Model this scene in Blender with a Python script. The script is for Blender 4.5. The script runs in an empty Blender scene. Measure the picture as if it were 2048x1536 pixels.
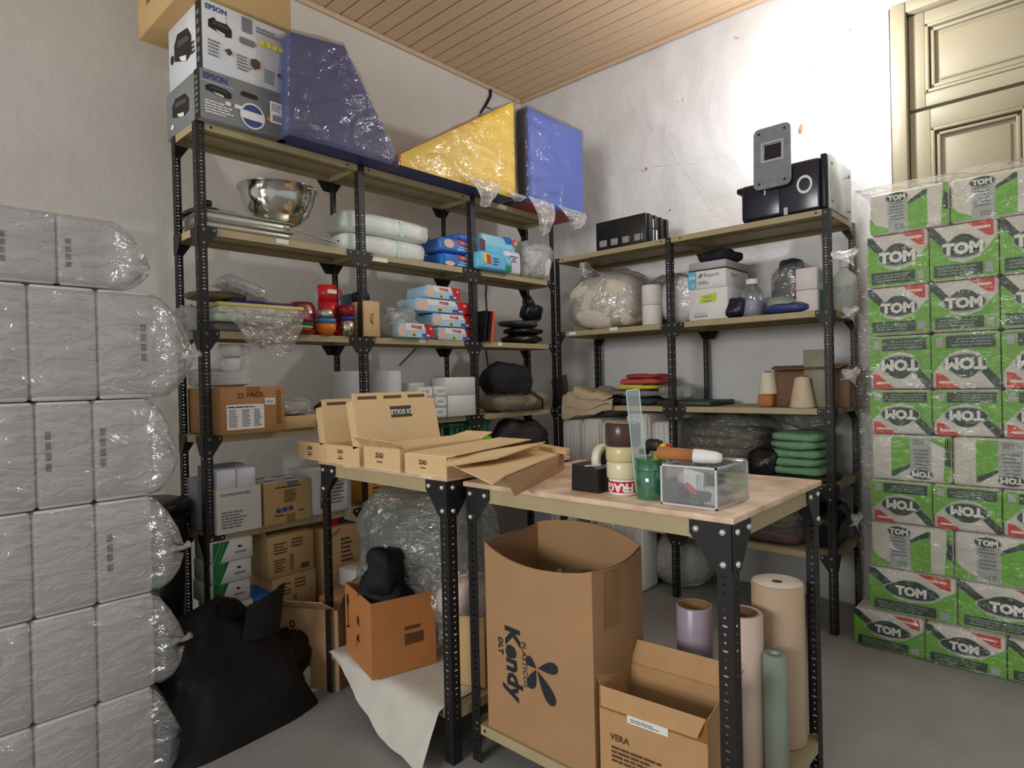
import bpy, bmesh, math, random
from mathutils import Vector, Matrix, noise
random.seed(7)
SC = bpy.context.scene
COL = SC.collection

# ------------------------------------------------------------------ camera, world, exposure
FPX = 1247.764
YAW, PIT, ROL = 0.743551, -0.0073105, -0.0231835
CAM = Vector((-3.482, -2.773, 1.367))
_fw = Vector((math.cos(PIT)*math.cos(YAW), math.cos(PIT)*math.sin(YAW), math.sin(PIT)))
_r0 = Vector((math.sin(YAW), -math.cos(YAW), 0.0)); _u0 = _r0.cross(_fw)
_rt = _r0*math.cos(ROL) + _u0*math.sin(ROL); _up = -_r0*math.sin(ROL) + _u0*math.cos(ROL)
cd = bpy.data.cameras.new('camera'); cam = bpy.data.objects.new('camera', cd); COL.objects.link(cam)
cd.sensor_width = 36.0; cd.lens = FPX/2048*36.0; cd.clip_start = 0.05
m3 = Matrix((_rt, _up, -_fw)).transposed().to_4x4(); m3.translation = CAM
cam.matrix_world = m3
SC.camera = cam

world = bpy.data.worlds.new('world'); SC.world = world; world.use_nodes = True
wb = world.node_tree.nodes['Background']
wb.inputs['Color'].default_value = (1.0, 1.0, 0.985, 1); wb.inputs['Strength'].default_value = 0.46
LAMP_STRENGTH = 430.0
al = bpy.data.lights.new('far_fill', 'AREA'); al.shape = 'RECTANGLE'; al.size = 2.6; al.size_y = 1.4; al.energy = 240.0; al.color = (1.0, 0.985, 0.95)   # unseen area light, added to brighten the surfaces that face the camera
ao = bpy.data.objects.new('far_fill', al); COL.objects.link(ao); ao.location = (-9.0, -1.8, 2.5); ao.rotation_euler = (math.pi/2, 0, -math.pi/2)
SC.view_settings.view_transform = 'Standard'; SC.view_settings.look = 'None'
SC.view_settings.exposure = 0.0; SC.view_settings.gamma = 1.0
SC.view_settings.use_curve_mapping = False

# ------------------------------------------------------------------ pixel -> point on a real plane
def ray(u, v): return _fw + _rt*((u-1024)/FPX) - _up*((v-768)/FPX)
def onp(u, v, ax, val):
    r = ray(u, v); return CAM + r*((val-CAM[ax])/r[ax])
def aX(u, v, x): return onp(u, v, 0, x)
def aY(u, v, y): return onp(u, v, 1, y)
def aZ(u, v, z): return onp(u, v, 2, z)
def zof(x, y, v):
    lo, hi = -1.0, 5.0
    for _ in range(40):
        m = (lo+hi)/2; d = Vector((x, y, m))-CAM
        if 768-FPX*d.dot(_up)/d.dot(_fw) > v: lo = m
        else: hi = m
    return lo

# ------------------------------------------------------------------ materials
MATS = {}
def s2l(c): return tuple((x/255/12.92 if x/255 <= 0.04045 else ((x/255+0.055)/1.055)**2.4) for x in c)
def M(key, rgb=None, rough=0.6, metal=0.0, var=0.08, scale=12.0, bump=0.0, bscale=60.0, spec=0.4, alpha=1.0, stretch=None, emit=0.0, coat=0.0, var2=None):
    if key in MATS: return MATS[key]
    m = bpy.data.materials.new(key); m.use_nodes = True; nt = m.node_tree; N = nt.nodes; L = nt.links
    b = N['Principled BSDF']; c = s2l(rgb)
    b.inputs['Roughness'].default_value = rough; b.inputs['Metallic'].default_value = metal
    b.inputs['Specular IOR Level'].default_value = spec
    if coat: b.inputs['Coat Weight'].default_value = coat; b.inputs['Coat Roughness'].default_value = 0.1
    tc = N.new('ShaderNodeTexCoord'); src = tc.outputs['Object']
    if stretch:
        mp = N.new('ShaderNodeMapping'); mp.inputs['Scale'].default_value = stretch; L.new(src, mp.inputs['Vector']); src = mp.outputs['Vector']
    if var > 0:
        nz = N.new('ShaderNodeTexNoise'); nz.inputs['Scale'].default_value = scale; nz.inputs['Detail'].default_value = 5
        L.new(src, nz.inputs['Vector'])
        rp = N.new('ShaderNodeValToRGB'); rp.color_ramp.elements[0].position = 0.3; rp.color_ramp.elements[1].position = 0.7
        lo = s2l(var2) if var2 else tuple(x*(1-var) for x in c); hi = tuple(min(1, x*(1+var)) for x in c)
        rp.color_ramp.elements[0].color = (*lo, 1); rp.color_ramp.elements[1].color = (*hi, 1)
        L.new(nz.outputs['Fac'], rp.inputs['Fac']); L.new(rp.outputs['Color'], b.inputs['Base Color'])
    else:
        b.inputs['Base Color'].default_value = (*c, 1)
    if bump > 0:
        n2 = N.new('ShaderNodeTexNoise'); n2.inputs['Scale'].default_value = bscale; n2.inputs['Detail'].default_value = 6
        L.new(src, n2.inputs['Vector'])
        bp = N.new('ShaderNodeBump'); bp.inputs['Strength'].default_value = bump; bp.inputs['Distance'].default_value = 0.02
        L.new(n2.outputs['Fac'], bp.inputs['Height']); L.new(bp.outputs['Normal'], b.inputs['Normal'])
    if emit: b.inputs['Emission Color'].default_value = (*c, 1); b.inputs['Emission Strength'].default_value = emit
    if alpha < 1: b.inputs['Alpha'].default_value = alpha
    MATS[key] = m; return m
def FILM(key='film', tint=(0.95, 0.96, 0.96), haze=0.12, gloss=0.16, rough=0.16, bscale=9.0, bump=0.6, hazec=(0.8, 0.82, 0.84)):
    """thin clear plastic: mostly transparent, a little milky, with sharp crinkled reflections"""
    if key in MATS: return MATS[key]
    m = bpy.data.materials.new(key); m.use_nodes = True; nt = m.node_tree; N = nt.nodes; L = nt.links
    for n in list(N): N.remove(n)
    out = N.new('ShaderNodeOutputMaterial'); tr = N.new('ShaderNodeBsdfTransparent'); tr.inputs[0].default_value = (*tint, 1)
    gl = N.new('ShaderNodeBsdfGlossy'); gl.inputs['Roughness'].default_value = rough; gl.inputs[0].default_value = (1, 1, 1, 1)
    df = N.new('ShaderNodeBsdfDiffuse'); df.inputs[0].default_value = (*hazec, 1)
    tc = N.new('ShaderNodeTexCoord'); mp = N.new('ShaderNodeMapping'); mp.inputs['Scale'].default_value = (1.0, 1.0, 1.9)
    L.new(tc.outputs['Object'], mp.inputs['Vector'])
    nz = N.new('ShaderNodeTexNoise'); nz.inputs['Scale'].default_value = bscale; nz.inputs['Detail'].default_value = 4; nz.inputs['Distortion'].default_value = 1.2
    L.new(mp.outputs['Vector'], nz.inputs['Vector'])
    bp = N.new('ShaderNodeBump'); bp.inputs['Strength'].default_value = bump; bp.inputs['Distance'].default_value = 0.06
    L.new(nz.outputs['Fac'], bp.inputs['Height']); L.new(bp.outputs['Normal'], gl.inputs['Normal'])
    lw = N.new('ShaderNodeLayerWeight'); lw.inputs['Blend'].default_value = 0.35
    mu = N.new('ShaderNodeMath'); mu.operation = 'MULTIPLY_ADD'; mu.inputs[1].default_value = 0.45; mu.inputs[2].default_value = gloss
    L.new(lw.outputs['Fresnel'], mu.inputs[0]); L.new(bp.outputs['Normal'], lw.inputs['Normal'])
    m1 = N.new('ShaderNodeMixShader'); m1.inputs[0].default_value = haze; L.new(tr.outputs[0], m1.inputs[1]); L.new(df.outputs[0], m1.inputs[2])
    m2 = N.new('ShaderNodeMixShader'); L.new(mu.outputs[0], m2.inputs[0]); L.new(m1.outputs[0], m2.inputs[1]); L.new(gl.outputs[0], m2.inputs[2])
    L.new(m2.outputs[0], out.inputs['Surface'])
    MATS[key] = m; return m

CARD = M('cardboard', (186, 146, 102), 0.8, var=0.06, bump=0.05, bscale=200)
CARDL = M('cardboard light', (214, 178, 132), 0.8, var=0.05)
CARDD = M('cardboard dark', (150, 112, 72), 0.85, var=0.08)
CARDO = M('cardboard orange', (178, 116, 66), 0.8, var=0.06)
CARDK = M('cardboard kraft', (168, 132, 96), 0.85, var=0.05)
CARDT = M('cardboard tan', (196, 164, 112), 0.8, var=0.05)
CARDY = M('cardboard ochre', (206, 150, 72), 0.8, var=0.05)
TAPE = M('brown parcel tape', (150, 100, 52), 0.3, var=0.05)
INK = M('black ink', (38, 34, 34), 0.7, var=0)
INKB = M('brown ink', (92, 62, 40), 0.7, var=0)
INKG = M('grey ink', (120, 122, 126), 0.7, var=0)
INKBL = M('blue ink', (64, 74, 140), 0.7, var=0)
PAPER = M('white paper', (232, 232, 228), 0.7, var=0.02)
WHITE = M('white card', (226, 226, 226), 0.6, var=0.03)
GREYC = M('grey card', (128, 130, 130), 0.6, var=0.06)
BLACK = M('black plastic', (22, 22, 24), 0.4, var=0.1)
STEELB = M('black painted steel', (30, 28, 29), 0.5, var=0.15, spec=0.4)
BEIGE = M('beige painted steel', (172, 157, 120), 0.5, var=0.08, scale=8)
BOLT = M('zinc bolt', (225, 225, 220), 0.35, 0.5, var=0)
STEEL = M('polished stainless steel', (205, 203, 196), 0.14, 1.0, var=0.05)
ALU = M('brushed steel', (200, 198, 190), 0.34, 0.9, var=0.04)
RED = M('red plastic', (205, 34, 36), 0.35, var=0.04)
REDD = M('dark red plastic', (140, 20, 34), 0.35, var=0.05)
BLUEF = M('blue vinyl', (70, 100, 190), 0.45, var=0.05)
NAVYF = M('navy vinyl', (58, 66, 122), 0.45, var=0.06)
YELF = M('yellow vinyl', (246, 208, 36), 0.45, var=0.03)
ORF = M('orange vinyl', (205, 92, 50), 0.45, var=0.05)
REDF = M('red vinyl', (176, 52, 50), 0.45, var=0.05)
PORC = M('white porcelain', (238, 238, 236), 0.15, var=0, spec=0.6)
CLEAR = FILM('clear rigid plastic', (0.93, 0.95, 0.96), 0.06, 0.07, 0.08, 3.0, 0.1)
FILMM = FILM()
FILMF = FILM('smooth bag film', (0.97, 0.97, 0.98), 0.05, 0.03, 0.12, 4.5, 0.8)
FILMW = FILM('milky film', (0.9, 0.92, 0.92), 0.3, 0.14, 0.2, 14.0, 0.8)
FILMG = FILM('film over green packs', (0.97, 0.97, 0.95), 0.03, 0.015, 0.16, 8.0, 0.7, (0.6, 0.62, 0.55))
FILMD = FILM('dusty film', (0.88, 0.9, 0.88), 0.08, 0.06, 0.18, 14.0, 0.9, (0.55, 0.56, 0.52))
BAGB = M('black nonwoven fabric', (17, 17, 19), 0.8, var=0.2, bump=0.2, bscale=40)
BAGP = M('black bin liner', (20, 20, 22), 0.25, var=0.1, bump=0.5, bscale=22)
WOOL = M('beige wadding', (218, 208, 194), 0.95, var=0.08, bump=0.5, bscale=45)
COTTON = M('white cotton pack', (222, 218, 210), 0.9, var=0.06, bump=0.4, bscale=25, stretch=(3, 3, 0.5))
LINEN = M('beige linen', (190, 170, 140), 0.9, var=0.06, bump=0.3, bscale=40)
GREEN = M('green print', (112, 176, 56), 0.5, var=0.1, scale=25)
DGREEN = M('dark green print', (40, 62, 50), 0.5, var=0.08)
PRED = M('red print', (205, 58, 48), 0.5, var=0.04)
PGREY = M('light grey print', (168, 172, 170), 0.5, var=0.05)
PYEL = M('yellow print', (232, 214, 60), 0.5, var=0)
PBLUE = M('blue print', (30, 110, 200), 0.45, var=0.05)
LBLUE = M('light blue print', (150, 205, 235), 0.4, var=0.05)
TEAL = M('teal plastic', (40, 92, 100), 0.4, var=0.05)
LIME = M('lime plastic', (120, 215, 30), 0.4, var=0.04)
WOODT = M('worn plywood', (226, 204, 178), 0.55, var=0.12, scale=9, var2=(190, 154, 122), bump=0.1, bscale=40)
LAMI = M('brown laminate edge', (96, 58, 42), 0.5, var=0.2)

# ------------------------------------------------------------------ mesh builder
class MB:
    def __init__(s): s.v = []; s.f = []; s.m = []; s.mats = []; s.T = Matrix(); s.sm = []
    def mi(s, mat):
        if mat not in s.mats: s.mats.append(mat)
        return s.mats.index(mat)
    def add(s, vs, fs, mat, smooth=False):
        o = len(s.v); k = s.mi(mat)
        s.v += [s.T @ Vector(p) for p in vs]
        for f in fs: s.f.append(tuple(i+o for i in f)); s.m.append(k); s.sm.append(smooth)
        return s
    def box(s, x0, x1, y0, y1, z0, z1, mat):
        return s.add([(x0,y0,z0),(x1,y0,z0),(x1,y1,z0),(x0,y1,z0),(x0,y0,z1),(x1,y0,z1),(x1,y1,z1),(x0,y1,z1)],
                     [(0,3,2,1),(4,5,6,7),(0,1,5,4),(1,2,6,5),(2,3,7,6),(3,0,4,7)], mat)
    def rbox(s, x0, x1, y0, y1, z0, z1, mat, r=0.01, seg=2):
        bm = bmesh.new(); bmesh.ops.create_cube(bm, size=1)
        for v in bm.verts: v.co = Vector(((x0+x1)/2+v.co.x*(x1-x0), (y0+y1)/2+v.co.y*(y1-y0), (z0+z1)/2+v.co.z*(z1-z0)))
        r = min(r, abs(x1-x0)*.45, abs(y1-y0)*.45, abs(z1-z0)*.45)
        bmesh.ops.bevel(bm, geom=list(bm.edges), offset=r, segments=seg, affect='EDGES', profile=0.5)
        bm.verts.index_update()
        s.add([v.co.copy() for v in bm.verts], [[v.index for v in f.verts] for f in bm.faces], mat, True); bm.free(); return s
    def poly(s, pts, mat): return s.add(pts, [tuple(range(len(pts)))], mat)
    def prism(s, pts, d, mat):
        """pts: closed 3-D outline, extruded by vector d"""
        n = len(pts); d = Vector(d); a = [Vector(p) for p in pts]
        return s.add(a+[p+d for p in a], [tuple(range(n-1,-1,-1)), tuple(range(n,2*n))]+[(i,(i+1)%n,n+(i+1)%n,n+i) for i in range(n)], mat)
    def lathe(s, prof, c, mat, seg=28, ax='z', smooth=True):
        vs = []; fs = []; n = len(prof)
        for i in range(seg):
            a = 2*math.pi*i/seg
            for r, h in prof:
                p = (r*math.cos(a), r*math.sin(a), h)
                if ax == 'x': p = (h, p[0], p[1])
                if ax == 'y': p = (p[0], h, p[1])
                vs.append((p[0]+c[0], p[1]+c[1], p[2]+c[2]))
        for i in range(seg):
            j = (i+1) % seg
            for k in range(n-1): fs.append((i*n+k, j*n+k, j*n+k+1, i*n+k+1))
        return s.add(vs, fs, mat, smooth)
    def tube(s, path, r, mat, seg=8, caps=True):
        vs = []; fs = []; P = [Vector(p) for p in path]; n = len(P)
        for i, p in enumerate(P):
            t = (P[min(i+1, n-1)]-P[max(i-1, 0)]).normalized()
            a = t.orthogonal().normalized() if i == 0 else (a - t*a.dot(t)).normalized()
            b = t.cross(a); rr = r[i] if isinstance(r, (list, tuple)) else r
            for k in range(seg):
                w = 2*math.pi*k/seg; vs.append(p + a*math.cos(w)*rr + b*math.sin(w)*rr)
        for i in range(n-1):
            for k in range(seg): fs.append((i*seg+k, i*seg+(k+1) % seg, (i+1)*seg+(k+1) % seg, (i+1)*seg+k))
        if caps: fs += [tuple(range(seg-1, -1, -1)), tuple(range((n-1)*seg, n*seg))]
        return s.add(vs, fs, mat, True)
    def grid(s, fn, nu, nv, mat, closed_u=False):
        vs = [fn(i/nu, j/nv) for i in range(nu+(0 if closed_u else 1)) for j in range(nv+1)]
        w = nv+1; R = nu if closed_u else nu+1; fs = []
        for i in range(nu):
            for j in range(nv): a = i*w+j; b = ((i+1) % R)*w+j; fs.append((a, b, b+1, a+1))
        return s.add(vs, fs, mat, True)
    def blob(s, c, w, d, h, mat, p=3.0, nu=26, nv=14, amp=0.015, freq=9.0, seed=0, sag=0.0):
        """lumpy closed sack standing on its flattened base at c"""
        sg = lambda x, e: math.copysign(abs(x)**e, x); e = 2.0/p
        def fn(a, b):
            th = 2*math.pi*a; ph = math.pi*(b-0.5)
            x = sg(math.cos(ph), e)*sg(math.cos(th), e); y = sg(math.cos(ph), e)*sg(math.sin(th), e); z = sg(math.sin(ph), e)
            q = Vector((x*w/2, y*d/2, z*h/2)); k = noise.fractal(q*freq+Vector((seed*3.1, seed*7.7, seed)), 1.0, 2.0, 4)
            k2 = noise.noise(Vector((th*2.2+seed, z*1.1, seed)))*0.6
            nrm = Vector((x, y, z*0.6)); nrm = nrm.normalized() if nrm.length > 0 else nrm
            q += nrm*amp*(k+k2)
            if sag: q.z -= sag*(x*x)*max(0, z)
            q.z = max(q.z, -h/2); return (c[0]+q.x, c[1]+q.y, c[2]+h/2+q.z)
        return s.grid(fn, nu, nv, mat, True)
    def build(s, name, parent=None, kind=None, label=None):
        me = bpy.data.meshes.new(name); me.from_pydata([tuple(p) for p in s.v], [], s.f)
        for m in s.mats: me.materials.append(m)
        me.polygons.foreach_set('material_index', s.m); me.polygons.foreach_set('use_smooth', s.sm)
        me.update()
        o = bpy.data.objects.new(name, me); COL.objects.link(o)
        if parent: o.parent = parent
        if kind: o['kind'] = kind
        if label: o['label'] = label
        return o
def tag(o, label, cat, group=None):
    o['label'] = label; o['category'] = cat
    if group: o['group'] = group
    return o
def thing(name, label, cat, loc=(0, 0, 0), rz=0.0, group=None):
    o = bpy.data.objects.new(name, None); COL.objects.link(o); o.empty_display_size = 0.05
    o.location = loc; o.rotation_euler = (0, 0, rz); return tag(o, label, cat, group)
def copy_tree(o, parent=None):
    c = o.copy(); COL.objects.link(c); c.parent = parent
    for ch in list(o.children): copy_tree(ch, c)
    return c
_TXT = {}
def text_mesh(t, bold=0.0):
    k = (t, bold)
    if k not in _TXT:
        cu = bpy.data.curves.new('t', 'FONT'); cu.body = t; cu.align_x = 'CENTER'; cu.align_y = 'CENTER'; cu.size = 1.0; cu.offset = bold; cu.resolution_u = 2
        o = bpy.data.objects.new('t', cu); COL.objects.link(o)
        bpy.context.view_layer.update()
        me = bpy.data.meshes.new_from_object(o.evaluated_get(bpy.context.evaluated_depsgraph_get()))
        _TXT[k] = ([(v.co.x, v.co.y) for v in me.vertices], [tuple(p.vertices) for p in me.polygons])
        bpy.data.objects.remove(o); bpy.data.curves.remove(cu); bpy.data.meshes.remove(me)
    return _TXT[k]
def prints(items, w, h, face, parent, dx=0.0, name='print', depth=0.0, lift=0.0008):
    """flat print on a face. items use fractions of w (across) and h (up). face F: y=0 plane; L: x=0; R: x=w plane; T: top"""
    mb = MB(); e = lift
    def P(a, b, k):
        o = e + k*0.00035
        if face == 'F': return (a*w+dx, -o, b*h)
        if face == 'L': return (-o, (1-a)*w, b*h)
        if face == 'R': return (depth+o, a*w, b*h)
        if face == 'T': return (a*w+dx, b*h, depth+o)
    for k, it in enumerate(items):
        c = it[0]
        if c == 'r': x0, x1, z0, z1, m = it[1:]; mb.poly([P(x0,z0,k),P(x1,z0,k),P(x1,z1,k),P(x0,z1,k)], m)
        elif c == 'p': mb.poly([P(a,b,k) for a, b in it[1]], it[2])
        elif c == 'o':
            x, z, rx, rz, m = it[1:]; mb.poly([P(x+rx*math.cos(i*math.pi/12), z+rz*math.sin(i*math.pi/12), k) for i in range(24)], m)
        elif c == 'ring':
            x, z, rx, rz, q, m = it[1:]; n = 28
            vs = [P(x+rx*f*math.cos(i*2*math.pi/n), z+rz*f*math.sin(i*2*math.pi/n), k) for f in (1, q) for i in range(n)]
            mb.add(vs, [(i,(i+1)%n,n+(i+1)%n,n+i) for i in range(n)], m)
        elif c == 'l':
            x0, x1, z0, z1, n, m = it[1:]; rr = random.Random(k*13+n)
            for i in range(n):
                zz = z1-(z1-z0)*(i+0.5)/n; t = (z1-z0)/n*0.26; xe = x1-(x1-x0)*rr.random()*0.35; x = x0
                while x < xe:                                  # words as short dashes
                    q = min(xe, x+(x1-x0)*(0.08+0.16*rr.random()))
                    mb.poly([P(x,zz-t,k),P(q,zz-t,k),P(q,zz+t,k),P(x,zz+t,k)], m); x = q+(x1-x0)*0.025
        elif c == 'bar':
            x0, x1, z0, z1, n, m = it[1:]; rr = random.Random(n)
            for i in range(n):
                a = x0+(x1-x0)*i/n; q = a+(x1-x0)/n*(0.25+0.5*rr.random()); mb.poly([P(a,z0,k),P(q,z0,k),P(q,z1,k),P(a,z1,k)], m)
        elif c == 't':
            s_, x, z, size, m = it[1:6]; rot = math.radians(it[6]) if len(it) > 6 else 0; bold = it[7] if len(it) > 7 else 0.02; sx = it[8] if len(it) > 8 else 1.0
            vs, fs = text_mesh(s_, bold); cr, sr = math.cos(rot), math.sin(rot); S = size*h
            mb.add([P(x+(a*sx*cr-b*sr)*S/w, z+(a*sx*sr+b*cr)*S/h, k) for a, b in vs], fs, m)
    return mb.build(name, parent)
RFACE = -math.pi/2                                             # things on the right shelves face -x
def carton(name, label, cat, loc, w, d, h, mat, rz=0.0, F=(), L=(), T=(), R=(), tape=None, group=None, r=0.003, body='box_body', tmat=None, open_top=False, flaps=None, film=None):
    """closed or open box; local origin = front left bottom corner, front looks to -y"""
    t = thing(name, label, cat, loc, rz, group); mb = MB()
    if open_top:
        k = 0.005
        mb.box(0, w, 0, d, 0, k, mat); mb.box(0, w, 0, k, k, h, mat); mb.box(0, w, d-k, d, k, h, mat); mb.box(0, k, k, d-k, k, h, mat); mb.box(w-k, w, k, d-k, k, h, mat)
    else: mb.rbox(0, w, 0, d, 0, h, mat, r, 1)
    mb.build(body, t)
    if tape and not open_top:
        tb = MB(); c = w/2; q = min(0.03, w*.12)
        tb.box(c-q, c+q, -0.0006, d, h, h+0.0006, tmat or TAPE); tb.box(c-q, c+q, -0.0008, 0, h*(1-tape), h, tmat or TAPE); tb.build('tape', t)
    for fl in (flaps or []):                                   # (edge, length, angle deg from horizontal outwards)
        e, ln, an = fl[:3]; a = math.radians(an); q = MB(); ho, ve = math.cos(a)*ln, math.sin(a)*ln; th = 0.004; fm = fl[3] if len(fl) > 3 else mat
        if e == 'f': q.prism([(0.004,0,h),(w-0.004,0,h),(w-0.02,-ho,h+ve),(0.02,-ho,h+ve)], (0,0,th), fm)
        if e == 'b': q.prism([(0.004,d,h),(0.02,d+ho,h+ve),(w-0.02,d+ho,h+ve),(w-0.004,d,h)], (0,0,th), fm)
        if e == 'l': q.prism([(0,0.004,h),(-ho,0.02,h+ve),(-ho,d-0.02,h+ve),(0,d-0.004,h)], (0,0,th), fm)
        if e == 'r': q.prism([(w,0.004,h),(w,d-0.004,h),(w+ho,d-0.02,h+ve),(w+ho,0.02,h+ve)], (0,0,th), fm)
        q.build('flap', t)
    if F: prints(F, w, h, 'F', t)
    if L: prints(L, d, h, 'L', t)
    if R: prints(R, d, h, 'R', t, depth=w)
    if T: prints(T, w, d, 'T', t, depth=h)
    return t
def single(name, label, cat, mb, loc=(0,0,0), rz=0.0, group=None):
    o = mb.build(name); o.location = loc; o.rotation_euler = (0, 0, rz); return tag(o, label, cat, group)

# ------------------------------------------------------------------ lamp (the room's one bright bulb, on the right wall)
DA, DB, ZC = 0.755, 0.56, 3.745                                # left wall y, right wall x, ceiling underside
X0R, Y0R = -5.2, -5.0                                          # how far the room is built towards and past the camera
lt = thing('wall_lamp', 'bare glowing bulb on a slim white arm, high on the rough white wall', 'lamp', (DB, -1.64, 3.225))
q = MB(); q.lathe([(0.0, -0.03), (0.05, -0.03), (0.05, -0.012), (0.03, -0.006), (0.0, -0.006)], (0,0,0), WHITE, 20, 'x'); q.tube([(-0.01,0,0), (-0.2,-0.06,-0.05), (-0.46,-0.125,-0.125)], 0.012, WHITE); q.build('lamp_holder', lt)
q = MB(); q.lathe([(0.0, 0.075), (0.02, 0.07), (0.04, 0.045), (0.047, 0.015), (0.04, -0.02), (0.022, -0.045), (0.018, -0.065), (0, -0.066)], (-0.48,-0.133,-0.153), M('glowing bulb', (252, 252, 255), 0.4, var=0, emit=LAMP_STRENGTH), 20); q.build('bulb', lt)

# ------------------------------------------------------------------ room shell
def PLASTER(key, rgb, rough_amt, sc, var, stain):
    m = M(key, rgb, 0.75, var=var, scale=2.2, bump=rough_amt, bscale=sc, var2=stain); return m
WALLL = PLASTER('smooth wall paint', (214, 210, 204), 0.12, 18, 0.03, (206, 201, 193))
WALLR = PLASTER('rough wall plaster', (214, 214, 216), 0.9, 5.0, 0.03, (206, 205, 204))
FLOORM = M('grey smooth cement floor', (148, 146, 143), 0.55, var=0.08, scale=5, bump=0.08, bscale=70)
CEILM = M('cream painted boards', (214, 184, 150), 0.5, var=0.05, scale=3, stretch=(8, 0.6, 1))
def grid_wall(name, fn, nu, nv, mat):
    q = MB(); q.grid(fn, nu, nv, mat); o = q.build(name); o['kind'] = 'structure'; return o
o = MB().box(X0R, DB+0.2, Y0R, DA+0.2, -0.1, 0, FLOORM).build('floor'); o['kind'] = 'structure'
o = MB().box(X0R, DB+0.2, DA, DA+0.2, 0, ZC+0.1, WALLL).build('wall_left'); o['kind'] = 'structure'; wall_left = o
# right wall: uneven plaster relief, with an opening for the door recess
DY0, DY1 = -1.995, -3.35                                       # door frame outer left / right
def relief(y, z):
    p = Vector((y*1.3, z*1.3, 4.2)); return 0.012*noise.fractal(p, 1.0, 2.0, 4)+0.005*noise.noise(Vector((y*6, z*6, 1)))
def wr(y0, y1, z0, z1, n):
    q = MB(); nu, nv = max(2, int(abs(y1-y0)*n)), max(2, int(abs(z1-z0)*n))
    q.grid(lambda a, b: (DB - max(-0.02, relief(y0+(y1-y0)*a, z0+(z1-z0)*b)), y0+(y1-y0)*a, z0+(z1-z0)*b), nu, nv, WALLR); return q
o = wr(DA, DY0+0.01, 0, ZC+0.05, 26).build('wall_right'); o['kind'] = 'structure'; wall_right = o
b = MB(); b.box(DB+0.03, DB+0.2, DY0-0.02, DA+0.2, 0, ZC+0.1, WALLR); b.box(DB-0.02, DB+0.2, Y0R, DY1+0.02, 0, ZC+0.1, WALLR); b.build('wall_body', wall_right)
wr(DY0+0.01, DY1-0.01, 3.385, ZC+0.05, 14).build('wall_over_door', wall_right)
pk = M('bare plaster patch', (150, 108, 78), 0.9, var=0.3, scale=60)
for (u, v, s) in ((1602, 256, .022), (1292, 338, .012), (1340, 420, .008), (1475, 76, .006), (1700, 60, .007), (1365, 200, .006)):
    p = aX(u, v, DB-0.012); q = MB(); rr = random.Random(u)
    q.prism([(p.x, p.y+math.cos(i*.8)*s*.55*(0.6+0.7*rr.random()), p.z+math.sin(i*.8)*s*1.25*(0.6+0.6*rr.random())) for i in range(8)], (-0.004, 0, 0), pk); q.build('chipped_spot', wall_right)
# faint trowel ridges on the right wall
for pts in ([(1310,333),(1400,325),(1450,308),(1500,292)], [(1330,190),(1318,230),(1300,262)], [(1340,300),(1400,380),(1430,430)], [(1180,240),(1250,330),(1300,345)]):
    P3 = [aX(u, v, DB) for u, v in pts]; Q3 = []
    for a, b in zip(P3, P3[1:]):
        for k in range(6): y, z = a.y+(b.y-a.y)*k/6, a.z+(b.z-a.z)*k/6; Q3.append((DB-relief(y, z)+0.0015, y, z))
    MB().tube(Q3, 0.003, WALLR, 6).build('plaster_ridge', wall_right)

XC, YC = -3.5, -3.1                                            # boards cut short above the camera, out of view, to let in world light
ceil = MB().box(XC, DB+0.2, YC, DA+0.2, ZC+0.022, ZC+0.12, M('dark gap above boards', (84, 62, 46), 0.9, var=0)).build('ceiling'); ceil['kind'] = 'structure'
PW = 0.111; pm = MB(); hw = PW/2-0.0025                         # one plank, a bevelled board running away from the left wall
pm.prism([(-hw,0,0.006),(-hw+0.007,0,0),(hw-0.007,0,0),(hw,0,0.006),(hw,0,0.02),(-hw,0,0.02)], (0, YC-DA, 0), CEILM)
p0 = pm.build('plank', ceil); p0.location = (DB-PW/2, DA, ZC)
x = DB-PW/2-PW
while x > XC+.06:
    c = p0.copy(); COL.objects.link(c); c.parent = ceil; c.location = (x, DA, ZC); x -= PW
TRIM = M('cream painted trim', (206, 180, 150), 0.5, var=0.04)
o = MB().rbox(XC, DB-0.03, DA-0.022, DA, ZC-0.035, ZC, TRIM, 0.006).build('trim_1'); o['kind'] = 'structure'
o = MB().rbox(DB-0.035, DB-0.005, YC, DA-0.022, ZC-0.028, ZC, TRIM, 0.006).build('trim_2'); o['kind'] = 'structure'

# the tall panelled door behind the paper packs
DOORM = M('greyish beige door paint', (146, 138, 114), 0.5, var=0.03, scale=4)
d = thing('door_1', 'x', 'door'); del d['label']; del d['category']; d['kind'] = 'structure'
q = MB()
def bar(y0, y1, z0, z1, x0, x1, m=DOORM): q.rbox(DB+x0, DB+x1, y1, y0, z0, z1, m, 0.008)
bar(DY0, DY0-0.075, 0, 3.385, -0.03, 0.1); bar(DY1+0.075, DY1, 0, 3.385, -0.03, 0.1); bar(DY0-0.075, DY1+0.075, 3.325, 3.385, -0.03, 0.1); q.build('door_frame', d)
def panel(y0, y1, z0, z1, name):
    """raised panel: frame moulding, sunk field, raised centre"""
    g = MB(); s = 0.035
    for k, (dx, ins) in enumerate(((0.020, 0), (0.034, s*0.7))):
        for (a0, a1, b0, b1) in ((y0-ins, y0-ins-0.02, z0+ins, z1-ins), (y1+ins+0.02, y1+ins, z0+ins, z1-ins), (y0-ins, y1+ins, z1-ins-0.02, z1-ins), (y0-ins, y1+ins, z0+ins, z0+ins+0.02)):
            g.rbox(DB+dx, DB+0.06, a1, a0, b0, b1, DOORM, 0.006)
    g.rbox(DB+0.045, DB+0.07, y1+0.06, y0-0.06, z0+0.06, z1-0.06, DOORM, 0.012)
    g.build(name, d)
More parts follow.
